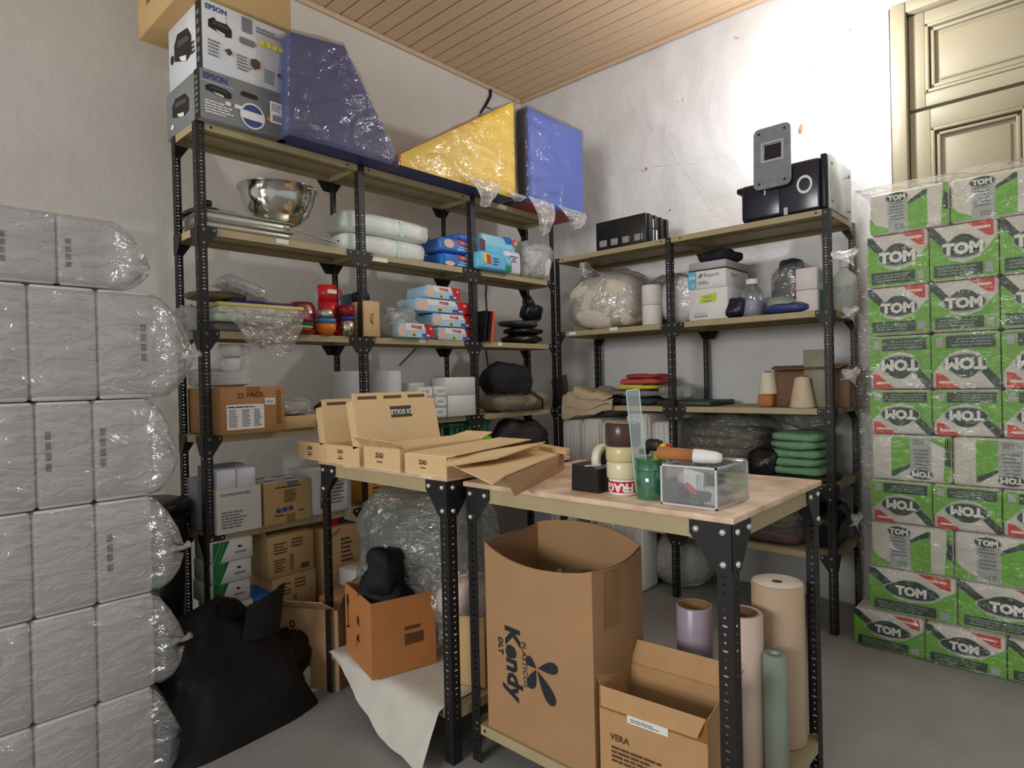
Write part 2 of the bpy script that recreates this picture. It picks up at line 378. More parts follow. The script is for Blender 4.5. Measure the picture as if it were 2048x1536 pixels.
y0, y1 = DY0-0.078, DY1+0.078
q = MB(); q.box(DB+0.056, DB+0.08, y1, y0, 2.80, 3.322, DOORM)
for a in ((y0, y0-0.075, 2.802, 3.32), (y1+0.075, y1, 2.802, 3.32), (y0-0.075, y1+0.075, 2.802, 2.875), (y0-0.075, y1+0.075, 3.25, 3.32)): q.rbox(DB+0.026, DB+0.06, a[1], a[0], a[2], a[3], DOORM, 0.004)
q.build('transom_panel', d); panel(y0-0.075, y1+0.075, 2.875, 3.25, 'panel')
ym = (y0+y1)/2
for (a, b_) in ((y0, ym+0.004), (ym-0.004, y1)):
    q = MB(); q.box(DB+0.056, DB+0.08, b_, a, 0.0, 2.785, DOORM); w = 0.095
    for s in ((a, a-w, 0, 2.785), (b_+w, b_, 0, 2.785), (a-w, b_+w, 2.68, 2.785), (a-w, b_+w, 1.2, 1.34), (a-w, b_+w, 0, 0.2)): q.rbox(DB+0.026, DB+0.06, s[1], s[0], s[2], s[3], DOORM, 0.004)
    q.build('door_leaf', d); panel(a-w, b_+w, 1.34, 2.68, 'panel'); panel(a-w, b_+w, 0.2, 1.2, 'panel')

# conduit below the lamp, loose wires
q = MB(); q.rbox(DB-0.03, DB-0.006, -1.655, -1.618, 2.2, 3.19, WHITE, 0.004); single('cable_conduit', 'straight white cable conduit running down the rough wall under the lamp', 'conduit', q)
q = MB(); q.tube([aY(u, v, DA-0.012) for u, v in ((981,178),(981,192),(975,204),(970,213),(962,225),(958,238))], [.012,.011,.012,.010,.007,.006], BLACK); q.tube([aY(u, v, DA-0.012) for u, v in ((970,213),(978,216),(984,218))], 0.004, BLACK)
single('taped_wire', 'short black taped wire hanging out from under the ceiling trim', 'wire', q)
q = MB(); q.tube([aY(u, v, DA-0.01) for u, v in ((850,640),(838,690),(818,712),(800,730))], 0.005, BLACK); single('wall_cable', 'thin dark cable on the wall behind the white paper rolls', 'wire', q)
q = MB(); q.tube([aY(u, v, DA-0.01) for u, v in ((974,560),(972,590),(975,640),(972,700),(978,745))], 0.005, BLACK); single('wall_cable', 'thin dark cable running down the wall behind the black plastic folders', 'wire', q)

# ------------------------------------------------------------------ perforated angle posts, gussets, shelves
def post_mesh(name, H, w=0.037, pitch=0.0152):
    q = MB(); n = int(H/pitch)
    for fl in (0, 1):
        for dt in (0.0, 0.002):
            vs = []; fs = []
            P = (lambda t, z: (t, dt, z)) if fl == 0 else (lambda t, z: (dt, t, z))
            for i in range(n+1):
                z0 = i*pitch; z1 = H if i == n else z0+pitch; o = len(vs); k = i % 3
                if i == n or i < 1:
                    vs += [P(0,z0), P(w,z0), P(w,z1), P(0,z1)]; fs.append((o, o+1, o+2, o+3)); continue
                hw = 0.0075 if k == 0 else 0.0036; hz = 0.0032; c = w*0.56; m = (z0+z1)/2
                vs += [P(0,z0), P(w,z0), P(w,z1), P(0,z1), P(c-hw,m-hz*.5), P(c-hw*.6,m-hz), P(c+hw*.6,m-hz), P(c+hw,m-hz*.5), P(c+hw,m+hz*.5), P(c+hw*.6,m+hz), P(c-hw*.6,m+hz), P(c-hw,m+hz*.5)]
                fs += [(o,o+1,o+6,o+5), (o+1,o+7,o+6), (o+1,o+2,o+8,o+7), (o+2,o+9,o+8), (o+2,o+3,o+10,o+9), (o+3,o+11,o+10), (o+3,o,o+4,o+11), (o,o+5,o+4)]
            q.add(vs, fs, STEELB)
        e = MB(); 
        q.box(*((w-0.0004, w, 0, 0.002) if fl == 0 else (0, 0.002, w-0.0004, w)), 0, H, STEELB)
    return q
def post_at(mesh_o, parent, x, y, rz, name='post'):
    c = mesh_o.copy(); COL.objects.link(c); c.parent = parent; c.location = (x, y, 0); c.rotation_euler = (0, 0, rz); return c
def bolt(q, c, ax):
    q.lathe([(0.0062, 0), (0.0062, 0.003), (0.004, 0.005), (0, 0.0052)], c, BOLT, 6, ax) if ax != '-' else None
def shelf_board(w, d, h=0.032):
    q = MB(); t = 0.003
    q.box(0, w, 0, d, -t, 0, BEIGE); q.box(0, w, 0, t, -h, -t, BEIGE); q.box(0, w, d-t, d, -h, -t, BEIGE); q.box(0, t, t, d-t, -h, -t, BEIGE); q.box(w-t, w, t, d-t, -h, -t, BEIGE)
    q.box(t, w-t, t, 0.016, -h, -h+0.002, BEIGE); q.box(t, w-t, d-0.016, d-t, -h, -h+0.002, BEIGE); q.box(t, w-t, d*.42, d*.58, -0.012, -t, BEIGE)
    for xx in (0.06, w-0.06): q.lathe([(0.006, -0.0012), (0, -0.0012)], (xx, 0, -h/2), INK, 8, 'y')
    return q
def gusset(parent, pts, d, name='gusset'):
    return MB().prism(pts, d, STEELB).build(name, parent)
def shelving(root, nb, bw, dep, levels, right):
    """nb bays of width bw along local x, front at local y=0, depth to +y; levels = shelf heights"""
    H = levels[0]-0.0005; pm_ = post_mesh('post', H).build('post', root)
    used = False; bl = MB()
    for i in range(nb+1):
        x = i*bw; last = i == nb
        for back in (0, 1):
            y = dep+0.002 if back else -0.002
            rz = {(0,0): 0, (0,1): math.pi/2, (1,0): -math.pi/2, (1,1): math.pi}[(back, 1 if last else 0)]
            if right: rz = {(0,0): math.pi/2 if i else 0, (1,0): math.pi if i else -math.pi/2}[(back, 0)]
            px = x+(0.002 if (last or (right and i)) else -0.002)
            if not used: pm_.location = (px, y, 0); pm_.rotation_euler = (0, 0, rz); used = True
            else: post_at(pm_, root, px, y, rz)
            for z in levels[1:] if not back else levels:
                yy = y-0.003 if not back else y+0.001; t = 0.002
                for sgn in ((1,) if i == 0 else (-1,) if last else (1, -1)):
                    gusset(root, [(px, yy, z), (px+sgn*0.078, yy, z), (px+sgn*0.078, yy, z-0.026), (px+sgn*0.038, yy, z-0.085), (px, yy, z-0.085)], (0, t, 0))
                    if not back:
                        for bx, bz in ((0.02, 0.014), (0.064, 0.014), (0.02, 0.07)): bolt(bl, (px+sgn*bx, yy-0.005, z-bz), 'y')
            if (i == 0 and not right) or (i == nb and right):          # the open end shows side gussets too
                for z in levels[1:]:
                    s2 = 1 if not back else -1; xx = px+(-0.003 if i == 0 else 0.001)
                    gusset(root, [(xx, y, z), (xx, y+s2*0.078, z), (xx, y+s2*0.078, z-0.026), (xx, y+s2*0.038, z-0.085), (xx, y, z-0.085)], (0.002, 0, 0))
    sm = shelf_board(bw-0.006, dep).build('shelf', root); first = True
    for z in levels:
        for i in range(nb):
            c = sm if first else sm.copy()
            if not first: COL.objects.link(c); c.parent = root
            first = False; c.location = (i*bw+0.003, 0, z)
    bl.build('bolts', root, 'stuff')
ZL = [2.503, 2.053, 1.6075, 1.154, 0.725, 0.275]; BL = 0.8056; XL = -3*BL; DL = 0.272
ZR = [2.2146, 1.6912, 1.1773, 0.7745, 0.412]; DR = 0.49
ul = thing('shelving_unit', 'long black and beige angle-iron shelving along the left wall, three bays, six shelves', 'shelf', (XL, 0, 0)); shelving(ul, 3, BL, DL, ZL, False)
ur = thing('shelving_unit', 'lower black and beige angle-iron shelving along the right wall, two bays wide', 'shelf', (0.008, -0.01, 0), RFACE); shelving(ur, 2, 0.9, DR, ZR, True)
# white shelf tickets stuck on the lips, parts of the shelving
for (u, v, w) in ((565,483,.06),(755,519,.13),(845,682,.05),(1022,557,.0),(1000,688,.04)):
    if w: p = aY(u, v, -0.001); MB().box(p.x-XL-w/2, p.x-XL+w/2, -0.0022, -0.0012, p.z-0.011, p.z+0.011, PAPER).build('shelf_ticket', ul)
for (u, v) in ((1142,667),(1224,658)):
    p = aX(u, v, 0.003); MB().box(-p.y-0.03, -p.y+0.03, -0.0022, -0.0012, p.z-0.011, p.z+0.011, PAPER).build('shelf_ticket', ur)

# ------------------------------------------------------------------ the two workbenches
def bench(label, x0, x1, y0, y1, H, zs):
    """long sides along y; near side at x0"""
    t = thing('workbench', label, 'workbench', (x0, y0, 0)); W, D = x1-x0, y1-y0
    MB().rbox(-0.012, W+0.012, -0.012, D+0.012, H-0.018, H, WOODT, 0.003).build('tabletop', t)
    q = MB(); a = 0.05
    q.box(0, W, 0, 0.003, H-0.018-a, H-0.018, BEIGE); q.box(0, W, D-0.003, D, H-0.018-a, H-0.018, BEIGE); q.box(0, 0.003, 0, D, H-0.018-a, H-0.018, BEIGE); q.box(W-0.003, W, 0, D, H-0.018-a, H-0.018, BEIGE); q.build('apron', t)
    pm_ = None; bl = MB()
    for (x, y, rz) in ((-0.002, -0.002, 0), (-0.002, D+0.002, -math.pi/2), (W+0.002, -0.002, math.pi/2), (W+0.002, D+0.002, math.pi)):
        if pm_ is None: pm_ = post_mesh('leg', H-0.019, 0.042, 0.0215).build('leg', t); pm_.location = (x, y, 0); pm_.rotation_euler = (0, 0, rz)
        else: post_at(pm_, t, x, y, rz)
        sx = 1 if x < 0.1 else -1; sy = 1 if y < 0.1 else -1; z = H-0.02
        gx = x-0.0035 if sx > 0 else x+0.0015; gy = y-0.0035 if sy > 0 else y+0.0015
        gusset(t, [(gx, y, z), (gx, y+sy*0.115, z), (gx, y+sy*0.115, z-0.035), (gx, y+sy*0.045, z-0.125), (gx, y, z-0.125)], (0.002, 0, 0))
        gusset(t, [(x, gy, z), (x+sx*0.115, gy, z), (x+sx*0.115, gy, z-0.035), (x+sx*0.045, gy, z-0.125), (x, gy, z-0.125)], (0, 0.002, 0))
        if sx > 0:
            for by, bz in ((0.022, 0.022), (0.095, 0.022), (0.022, 0.105)): bl.lathe([(0.0085, 0.006), (0.0085, 0), (0, -0.002)], (gx-0.006, y+sy*by, z-bz), BOLT, 6, 'x')
        if sy > 0:
            for bx, bz in ((0.022, 0.022), (0.095, 0.022), (0.022, 0.105)): bl.lathe([(0.0085, 0.006), (0.0085, 0), (0, -0.002)], (x+sx*bx, gy-0.006, z-bz), BOLT, 6, 'y')
    bl.build('bolts', t, 'stuff')
    s = shelf_board(D, W, 0.035).build('lower_shelf', t); s.rotation_euler = (0, 0, RFACE); s.location = (0, D, zs)
    return t
B1 = (-1.945, -1.255, -2.105, -1.13); HB1 = 1.005; ZS1 = 0.14
B2 = (-2.02, -1.33, -1.105, -0.27); HB2 = 1.03; ZS2 = 0.19
bench('angle-iron workbench with worn wooden top, nearest the camera, tape rolls standing on it', *B1, HB1, ZS1)
b2 = bench('angle-iron workbench covered with open cardboard mailer boxes, next to the left shelving', *B2, HB2, ZS2)

# ================================================================== goods on the left shelving
def lfit(u0, u1, vt, yf, z):
    a, b = aY(u0, vt, yf), aY(u1, vt, yf); return (a.x, yf, z), b.x-a.x, (a.z+b.z)/2-z
def rfit(u0, u1, vt, xf, z):
    a, b = aX(u0, vt, xf), aX(u1, vt, xf); return (xf, a.y, z), a.y-b.y, (a.z+b.z)/2-z
E3 = 0.002
# --- top shelf: printer cartons
Z = ZL[0]+E3
SPOT = [('o', .5, .5, .5, .5, PAPER)]
PRN = lambda x, z, w, h: [('p', [(x-w/2, z+h*.25), (x-w*.3, z+h*.5), (x+w*.3, z+h*.4), (x+w/2, z+h*.1), (x+w/2, z-h*.4), (x+w*.2, z-h*.5), (x-w/2, z-h*.2)], INK), ('p', [(x-w*.3, z+h*.3), (x+w*.28, z+h*.2), (x+w*.4, z+h*.02), (x-w*.3, z+h*.1)], M('printer grey', (70, 72, 76), .4, var=0)), ('p', [(x-w*.2, z-h*.2), (x+w*.2, z-h*.32), (x+w*.2, z-h*.5), (x-w*.1, z-h*.36)], PAPER)]
carton('printer_carton', 'grey printer carton with a round blue and white sticker, on the top shelf', 'carton', (-2.412, -0.04, Z), .392, .385, .212, GREYC,
    F=[('t','EPSON',.17,.86,.16,INKBL,0,.04), ('r',.02,.36,.755,.765,PAPER)]+PRN(.2,.62,.28,.2)+[('l',.05,.36,.12,.4,5,PAPER), ('r',.27,.33,.38,.46,PAPER), ('r',.37,.45,.38,.46,PAPER), ('p',[(.44,.72),(.46,.78),(.62,.78),(.65,.72),(.62,.68),(.46,.68)],INK),
       ('o',.575,.31,.145,.27,PAPER), ('p',[(.575+.125*math.cos(a*.2+.35),.31+.235*math.sin(a*.2+.35)) for a in range(13)],INKBL), ('p',[(.575+.125*math.cos(a*.2+3.5),.31+.235*math.sin(a*.2+3.5)) for a in range(13)],INKBL), ('o',.76,.36,.02,.04,M('orange dot',(235,130,70),.6,var=0)), ('r',.78,.95,.3,.76,PAPER), ('l',.8,.93,.55,.72,4,INKG), ('bar',.81,.93,.34,.48,14,INK)],
    L=[('r',.86,1,0,1,INK), ('l',.885,.97,.1,.9,7,INKG)]+PRN(.45,.5,.5,.5)+[('o',.2,.2,.05,.05,PAPER)])
carton('printer_carton', 'white printer carton with yellow icons and pictures of printers, under the brown carton', 'carton', (-2.395, -0.035, Z+.214), .385, .38, .30, M('white gloss card', (214, 216, 220), .45, var=.02),
    F=[('t','EPSON',.16,.90,.10,INKBL,0,.04)]+PRN(.2,.66,.26,.22)+[('r',.15,.26,.74,.85,PAPER), ('r',.45,.57,.74,.96,INKG), ('p',[(.41,.60),(.43,.65),(.58,.65),(.62,.60),(.58,.55),(.43,.55)],INKG), ('l',.62,.95,.8,.9,2,INKG)]+[('r',.65+.08*i,.71+.08*i,.63,.71,PYEL) for i in range(4)]+
      [('l',.06,.22,.2,.45,5,INKG), ('l',.38,.55,.14,.38,5,INKG), ('l',.7,.84,.08,.3,5,INKG), ('p',[(.24,.36),(.3,.40),(.33,.34),(.29,.29)],INKB), ('p',[(.54,.36),(.6,.39),(.65,.36),(.65,.27),(.59,.22),(.54,.27)],INKB), ('o',.91,.26,.05,.035,INK)],
    L=[('r',.84,1,0,1,INK), ('l',.87,.96,.1,.9,6,INKG)]+PRN(.45,.55,.52,.52)+[('o',.12,.5,.05,.07,INK), ('l',.7,.82,.3,.5,3,INK)])
p = aZ(270, 75, 3.025)
carton('large_carton', 'plain brown carton lying across the white printer carton, cut off by the picture top', 'carton', (-2.465, -0.055, Z+.516), .47, .575, .36, CARDT, F=[('l',.05,.3,.3,.6,3,INKB)], L=[('t','FRAGIL',.3,.35,.1,INKB,0,.02), ('l',.15,.5,.5,.7,2,INKB)], tape=.3)

# --- foam play blocks wrapped in clear plastic
def solid(name, label, pts, y0, dep, mf, mtop, mside, wrap=True, tails=(), group='foam play blocks', seed=1, faces=None, z0=Z):
    """pts: front outline (x, z) counter-clockwise; a soft foam block, covered by vinyl, with a crinkled bag"""
    t = thing(name, label, 'foam block', (pts[0][0], y0, z0), 0, group); ox, oz = pts[0][0], z0
    P = [(x-ox, z-oz) for x, z in pts]; n = len(P); q = MB()
    q.add([(x, 0, z) for x, z in P], [tuple(range(n))], mf); q.add([(x, dep, z) for x, z in P], [tuple(range(n-1, -1, -1))], mf)
    for i in range(n):
        a, b = P[i], P[(i+1) % n]; m = faces[i] if faces else mside
        q.add([(a[0],0,a[1]), (a[0],dep,a[1]), (b[0],dep,b[1]), (b[0],0,b[1])], [(0,1,2,3)], m)
    q.build('block', t)
    if wrap:
        bm = bmesh.new(); g = 0.007; cx = sum(x for x, z in P)/n; cz = sum(z for x, z in P)/n
        ring = [(x+math.copysign(g, x-cx), z+math.copysign(g, z-cz)) for x, z in P]
        A = [bm.verts.new((x, -g, z)) for x, z in ring]; B = [bm.verts.new((x, dep+g, z)) for x, z in ring]
        bm.faces.new(A); bm.faces.new(B[::-1])
        for i in range(n): bm.faces.new((A[i], B[i], B[(i+1) % n], A[(i+1) % n]))
        bmesh.ops.triangulate(bm, faces=list(bm.faces)); bmesh.ops.subdivide_edges(bm, edges=list(bm.edges), cuts=3, use_grid_fill=True)
        bmesh.ops.subdivide_edges(bm, edges=list(bm.edges), cuts=2, use_grid_fill=True); bm.normal_update()
        for v in bm.verts:
            k = noise.fractal(v.co*4+Vector((seed*5.3, seed, 0)), 1.0, 2.0, 3); v.co += v.normal*(0.003+0.014*max(0, k+0.1)); v.co.z = max(v.co.z, 0.0005)
        bm.verts.index_update(); w = MB(); w.add([v.co.copy() for v in bm.verts], [[v.index for v in f.verts] for f in bm.faces], FILMF, True); bm.free()
        w.build('plastic_wrap', t)
    for k, (xa, za, L_, W_, sw) in enumerate(tails):           # loose ends of the bag
        w = MB()
        def fn(a, b, xa=xa, za=za, L_=L_, W_=W_, sw=sw, k=k):
            wd = W_*(1-0.72*b); s_ = noise.noise(Vector((a*4+k*3, b*3, seed)))
            return (xa-ox+(a-0.5)*wd+sw*b+0.02*s_*b, -0.02-0.035*math.sin(b*2.6)+0.03*math.sin(a*9+seed)*b*(1-.3*b), za-oz-L_*b*(1-.25*abs(a-.5)))
        w.grid(fn, 14, 12, FILMW); w.build('loose_film', t)
    return t
yf = -0.115
c = lambda u, v: (lambda p: (p.x, p.z))(aY(u, v, yf))
a, b = c(577, 262), c(792, 318); t0, t1 = c(577, 62), c(688, 92)
solid('foam_ramp', 'tall navy blue foam ramp block in clear plastic, beside the printer cartons', [(a[0], Z), (b[0], Z), (b[0]-.008, Z+.07), (t1[0], t1[1]), (t0[0]+.01, t0[1])], yf, .30, NAVYF, NAVYF, NAVYF, tails=((a[0]+.12, Z+.06, .02, .1, 0),), seed=2)
q = MB()                                                       # bag top standing up over the ramp
yf = -0.14
c = lambda u, v: (lambda p: (p.x, p.z))(aY(u, v, yf))
a, b, tp = c(829, 322), c(1031, 388), c(1028, 204)
solid('foam_wedge', 'yellow sided foam wedge with orange slope, wrapped in torn clear plastic', [(a[0]-.09, Z), (b[0], Z), (b[0], tp[1]), (a[0]-.09, Z+.06)], yf, .33, YELF, ORF, BLUEF, faces=[NAVYF, YELF, ORF, ORF], tails=((-.86, Z+.05, .17, .32, .0), (-.62, Z+.03, .06, .3, .05)), seed=5)
yf = -0.15
c = lambda u, v: (lambda p: (p.x, p.z))(aY(u, v, yf))
a, b, tp = c(1058, 385), c(1167, 437), c(1062, 214)
solid('foam_cube', 'large blue foam block with red underside, overhanging the shelf corner', [(a[0], Z), (b[0], Z), (b[0], tp[1]-.01), (a[0], tp[1]-.01)], yf, .36, BLUEF, BLUEF, REDF, faces=[REDF, BLUEF, NAVYF, NAVYF], tails=((a[0]+.1, Z+.03, .24, .26, .0), (a[0]+.42, Z+.03, .14, .34, .02)), seed=9)

# --- second shelf
Z = ZL[1]+E3
def tray(name, label, x, y, z, w, d, h, rz=0, group=None, mat=ALU):
    q = MB(); r = .03; th = .004
    q.rbox(0, w, 0, d, 0, h, mat, .016, 3); q.rbox(-.012, w+.012, -.012, d+.012, h-.004, h+.001, mat, .002, 1)
    return single(name, label, 'tray', q, (x, y, z), rz, group)
p = aY(404, 468, .0)
tray('steel_tray', 'lower stainless baking tray under the steel bowl on the second shelf', -2.385, .015, Z, .40, .24, .036, .0, 'stacked baking trays')
tray('steel_tray', 'upper stainless baking tray holding the skimmer and the steel bowl', -2.385, .012, Z+.0375, .40, .24, .04, .0, 'stacked baking trays')
zt = Z+.079
t = thing('steel_bowl', 'deep polished steel mixing bowl standing on the baking trays', 'bowl', (-1.985, .135, zt))
q = MB(); pr = [(0, .0), (.05, .0), (.10, .022), (.145, .07), (.168, .13), (.178, .185), (.186, .187), (.186, .19), (.174, .188), (.163, .13), (.14, .074), (.095, .027), (.05, .006), (0, .006)]
q.lathe(pr, (0, 0, 0), STEEL, 48); q.build('bowl', t); q = MB(); q.tube([(.05, -.174, .17), (.06, -.2, .165), (.1, -.195, .165), (.115, -.165, .17)], .005, STEEL); q.build('handle', t)
t = thing('skimmer', 'steel skimmer with long thin handle lying on the baking trays', 'utensil', (-2.27, .05, zt))
q = MB(); q.lathe([(0, .03), (.05, .022), (.075, .004), (.078, .002), (.05, .018), (0, .026)], (0, .06, 0), STEEL, 24); q.build('ladle_head', t)
q = MB(); q.tube([(.07, .03, .012), (.3, -.055, -.03), (.5, -.075, -.065), (.52, -.07, -.05)], .0045, STEEL); q.build('handle', t)
t = thing('black_lid_pan', 'shiny black pan lid leaning over a grey cloth on the baking trays', 'lid', (-2.31, .17, zt))
q = MB(); q.lathe([(0, .05), (.06, .042), (.1, .018), (.105, 0), (.1, .01), (.06, .036), (0, .044)], (0, 0, 0), M('black enamel', (18, 18, 20), .15, var=0, spec=.7), 28); q.build('lid', t); q = MB(); q.lathe([(0, .085), (.02, .08), (.022, .065), (.012, .05), (0, .05)], (0, 0, 0), BLACK, 14); q.build('knob', t)
q = MB(); q.blob((0, 0, 0), .17, .1, .055, M('grey print cloth', (186, 184, 182), .7, var=.2, scale=30), seed=3, amp=.012); single('grey_cloth', 'crumpled grey and white cloth behind the black pan lid', 'cloth', q, (-2.235, .21, zt))
def softpack(name, label, cat, loc, w, d, h, mat, F=(), rz=0, group=None, amp=.006, seed=1, wrap=None, r=.022):
    t = thing(name, label, cat, loc, rz, group); bm = bmesh.new(); bmesh.ops.create_cube(bm, size=1)
    for v in bm.verts: v.co = Vector(((v.co.x+.5)*w, (v.co.y+.5)*d, (v.co.z+.5)*h))
    bmesh.ops.subdivide_edges(bm, edges=list(bm.edges), cuts=7, use_grid_fill=True)
    rr = min(r, h*.45, w*.45, d*.45)
    for v in bm.verts:
        i = Vector((min(max(v.co.x, rr), w-rr), min(max(v.co.y, rr), d-rr), min(max(v.co.z, rr), h-rr))); dv = v.co-i
        if dv.length > 1e-6: v.co = i+dv.normalized()*rr
        k = noise.fractal(v.co*22+Vector((seed, seed*2, 0)), 1.0, 2.0, 3)
        if v.co.z > .004 and v.co.y > .01: v.co += dv.normalized()*amp*k if dv.length > 1e-6 else Vector((0, 0, amp*k))
        v.co.z = max(v.co.z, 0)
    bm.verts.index_update(); q = MB(); q.add([v.co.copy() for v in bm.verts], [[v.index for v in f.verts] for f in bm.faces], mat, True); bm.free(); q.build('pack_body', t)
    if F: prints(F, w, h, 'F', t, lift=.0012)
    if wrap:
        q = MB(); q.blob((w/2, d/2, 0), w*1.08, d*1.04, h*1.1, wrap, p=5, amp=.008, seed=seed); q.build('plastic_wrap', t)
    return t
DIAP = M('white diaper pack', (226, 232, 226), .35, var=.05, bump=.35, bscale=26, stretch=(1, 1, .4))
for k, (u0, u1, v, dz, lab) in enumerate(((705, 866, 487, 0, 'lower white soft plastic pack with crimped end, left of the blue wipes'), (704, 874, 446, .115, 'upper white and pale green soft plastic pack, on top of another'))):
    l, w, h = lfit(u0-14, u1, v, .045, Z); t = softpack('diaper_pack', lab, 'pack', (l[0]-.005, .045, Z+dz), w-.05, .22, .11, DIAP, group='white diaper packs', seed=k+3, amp=.008, r=.035, F=[('r',.62,.66,.1,.9,M('pale green print',(196,222,206),.4,var=.05)), ('r',.04,.06,.12,.88,M('pale green print',None))])
    q = MB(); q.grid(lambda a, b: (w-.052+.065*a, .125+(b-.5)*.2*(1-.3*a), .055+(.04*(1-a))*math.sin(b*9)*.6+.012*math.sin(b*23)*a), 6, 14, FILMW); q.build('crimped_end', t)
WIPEB = M('blue wipes pack', (72, 120, 206), .3, var=.1, scale=18); WIPES = M('sky blue wipes pack', (110, 190, 225), .3, var=.08, scale=14)
BABY = M('pale skin print', (226, 196, 176), .5, var=.1)
for k, (u0, u1, v, dz, mt, lab, sk) in enumerate(((884, 957, 505, 0, PBLUE, 'medium blue wipes pack with a red badge, lower of two beside the white packs', 0), (882, 957, 468, .092, WIPEB, 'dark blue wipes pack with a baby picture, upper of two beside the white packs', 0))):
    l, w, h = lfit(u0, u1, v, .042, Z)
    softpack('wipes_pack', lab, 'pack', (l[0], .042, Z+dz), w, .2, .088, mt, group='blue wipes packs', seed=k+9, F=[('p',[(.36,.92),(.8,.82),(.84,.6),(.74,.52),(.42,.66)],PRED), ('t','HUGGIES',.6,.73,.2,PAPER,-6,.03,.8), ('o',.2,.55 if k else .25,.13,.3 if k else .16,BABY), ('r',.4,.8,.18,.3,LBLUE), ('r',.45,.72,.38,.44,PAPER)])
l, w, h = lfit(958, 1026, 505, -.05, Z)
softpack('wipes_pack', 'turquoise wipes pack with green corner tab, front one of the third bay', 'pack', (l[0], -.05, Z), w, .2, .115, WIPES, group='turquoise wipes packs', seed=21, F=[('p',[(.14,.9),(.3,.82),(.32,.3),(.12,.4)],PYEL), ('p',[(.2,.82),(.32,.78),(.34,.28),(.22,.34)],PRED), ('l',.4,.6,.25,.7,3,INKBL), ('p',[(.76,.42),(.94,.38),(.93,.08),(.76,.12)],M('green tab',(30,140,90),.4,var=0)), ('p',[(.7,.9),(.76,.9),(.84,.62),(.92,.84),(.97,.8),(.86,.5),(.8,.5)],LBLUE)])
l, w, h = lfit(958, 1030, 460, .03, Z)
softpack('wipes_pack', 'pale turquoise wipes pack with a pink flower end, stacked on another', 'pack', (l[0]-.01, .01, Z+.116), w, .2, .13, M('pale turquoise pack', (150, 210, 225), .3, var=.08), group='turquoise wipes packs', seed=23, F=[('p',[(.0,.1),(.12,.1),(.12,.6),(0,.7)],M('purple print',(110,40,90),.5,var=0)), ('r',.12,.86,.05,.4,WIPES), ('p',[(.6,1),(.8,1),(.95,.7),(.7,.62)],PBLUE), ('o',.93,.78,.08,.15,M('pink print',(220,80,150),.5,var=0)), ('o',.97,.75,.05,.1,PYEL)])
l, w, h = lfit(925, 955, 462, .1, Z)
softpack('wipes_pack', 'blue wipes pack lying at the back, half hidden behind the post', 'pack', (l[0]-.06, .09, Z+.185), .2, .16, .05, WIPEB, group='blue wipes packs', seed=33)
l, w, h = lfit(1004, 1048, 500, -.01, Z)
softpack('white_pack', 'white soft pack squeezed upright between turquoise packs and the clear bag', 'pack', (l[0]+.03, -.02, Z), w*.72, .2, .155, M('white pack film', (225, 222, 232), .3, var=.06, bump=.3, bscale=20), seed=41, F=[('l',.2,.8,.5,.8,3,M('purple print',None))], rz=.05)
q = MB(); q.blob((0, 0, 0), .26, .2, .19, COTTON, seed=6, amp=.03, freq=8); o = thing('clear_bag', 'clear bag of white soft items at the right end of the second shelf', 'bag', (-.165, .08, Z)); q.build('contents', o)
q = MB(); q.blob((0, -.01, 0), .31, .23, .265, FILMW, seed=8, amp=.035, freq=7, p=2.6); q.build('bag_film', o)

# --- third shelf, first bay
Z = ZL[2]+E3
SH = 'plastic sheets and trays in the first bay'
q = MB(); q.rbox(0, .36, 0, .22, 0, .035, M('pale green acrylic', (200, 216, 196), .25, var=.04), .012, 2); single('acrylic_tray', 'pale green tray, lowest of the pile on the third shelf', 'tray', q, (-2.37, -.03, Z+.04), 0, SH)
q = MB(); q.rbox(0, .34, 0, .2, 0, .038, M('grey folded sheet', (120, 118, 116), .5, var=.15), .01, 2); single('folded_sheet', 'dark grey folded plastic sheet, under the pale green tray', 'sheet', q, (-2.36, .0, Z), 0, SH)
q = MB(); q.rbox(0, .37, 0, .21, 0, .03, M('whitish green tray', (214, 224, 206), .25, var=.04), .008, 2); single('acrylic_tray', 'whitish green tray, second from the bottom of the pile', 'tray', q, (-2.35, -.025, Z+.0765), -.02, SH)
q = MB(); q.rbox(0, .40, 0, .2, 0, .018, M('straw yellow board', (222, 204, 130), .5, var=.05), .004, 1); single('yellow_board', 'straw yellow board lying in the pile under the navy sheet', 'board', q, (-2.35, -.015, Z+.108), -.03, SH)
q = MB(); q.rbox(0, .3, 0, .18, 0, .014, M('navy board', (30, 30, 110), .4, var=.05), .003, 1); single('navy_board', 'navy blue board on top of the yellow board', 'board', q, (-2.28, .0, Z+.1275), .03, SH)
q = MB(); q.blob((0, 0, 0), .26, .16, .042, M('brown leatherette', (122, 104, 84), .5, var=.15), seed=4, amp=.01); single('brown_folder', 'brown soft folder at the back of the sheet pile', 'folder', q, (-2.29, .15, Z+.143), 0, SH)
t = thing('oval_cover', 'clear oval plastic container lid tilted on top of the sheet pile', 'lid', (-2.22, .06, Z+.143)); q = MB()
q.T = Matrix.Rotation(.32, 4, 'Y'); q.rbox(-.1, .1, -.07, .07, .0, .055, CLEAR, .026, 3); q.lathe([(.045, .0), (.043, .02), (.045, .03)], (-.03, -.02, .0), CLEAR, 18); q.rbox(-.105, .105, -.075, .075, -.002, .004, CLEAR, .002, 1); q.T = Matrix(); q.T = Matrix.Translation((0,0,.034)) @ Matrix.Identity(4)
for i, v in enumerate(q.v): q.v[i] = v+Vector((0, 0, .035))
q.build('cover', t)
o = thing('crinkled_bag', 'crinkled clear plastic bag hanging from the sheet pile over the shelf edge', 'bag', (-2.17, -.045, Z+.07))
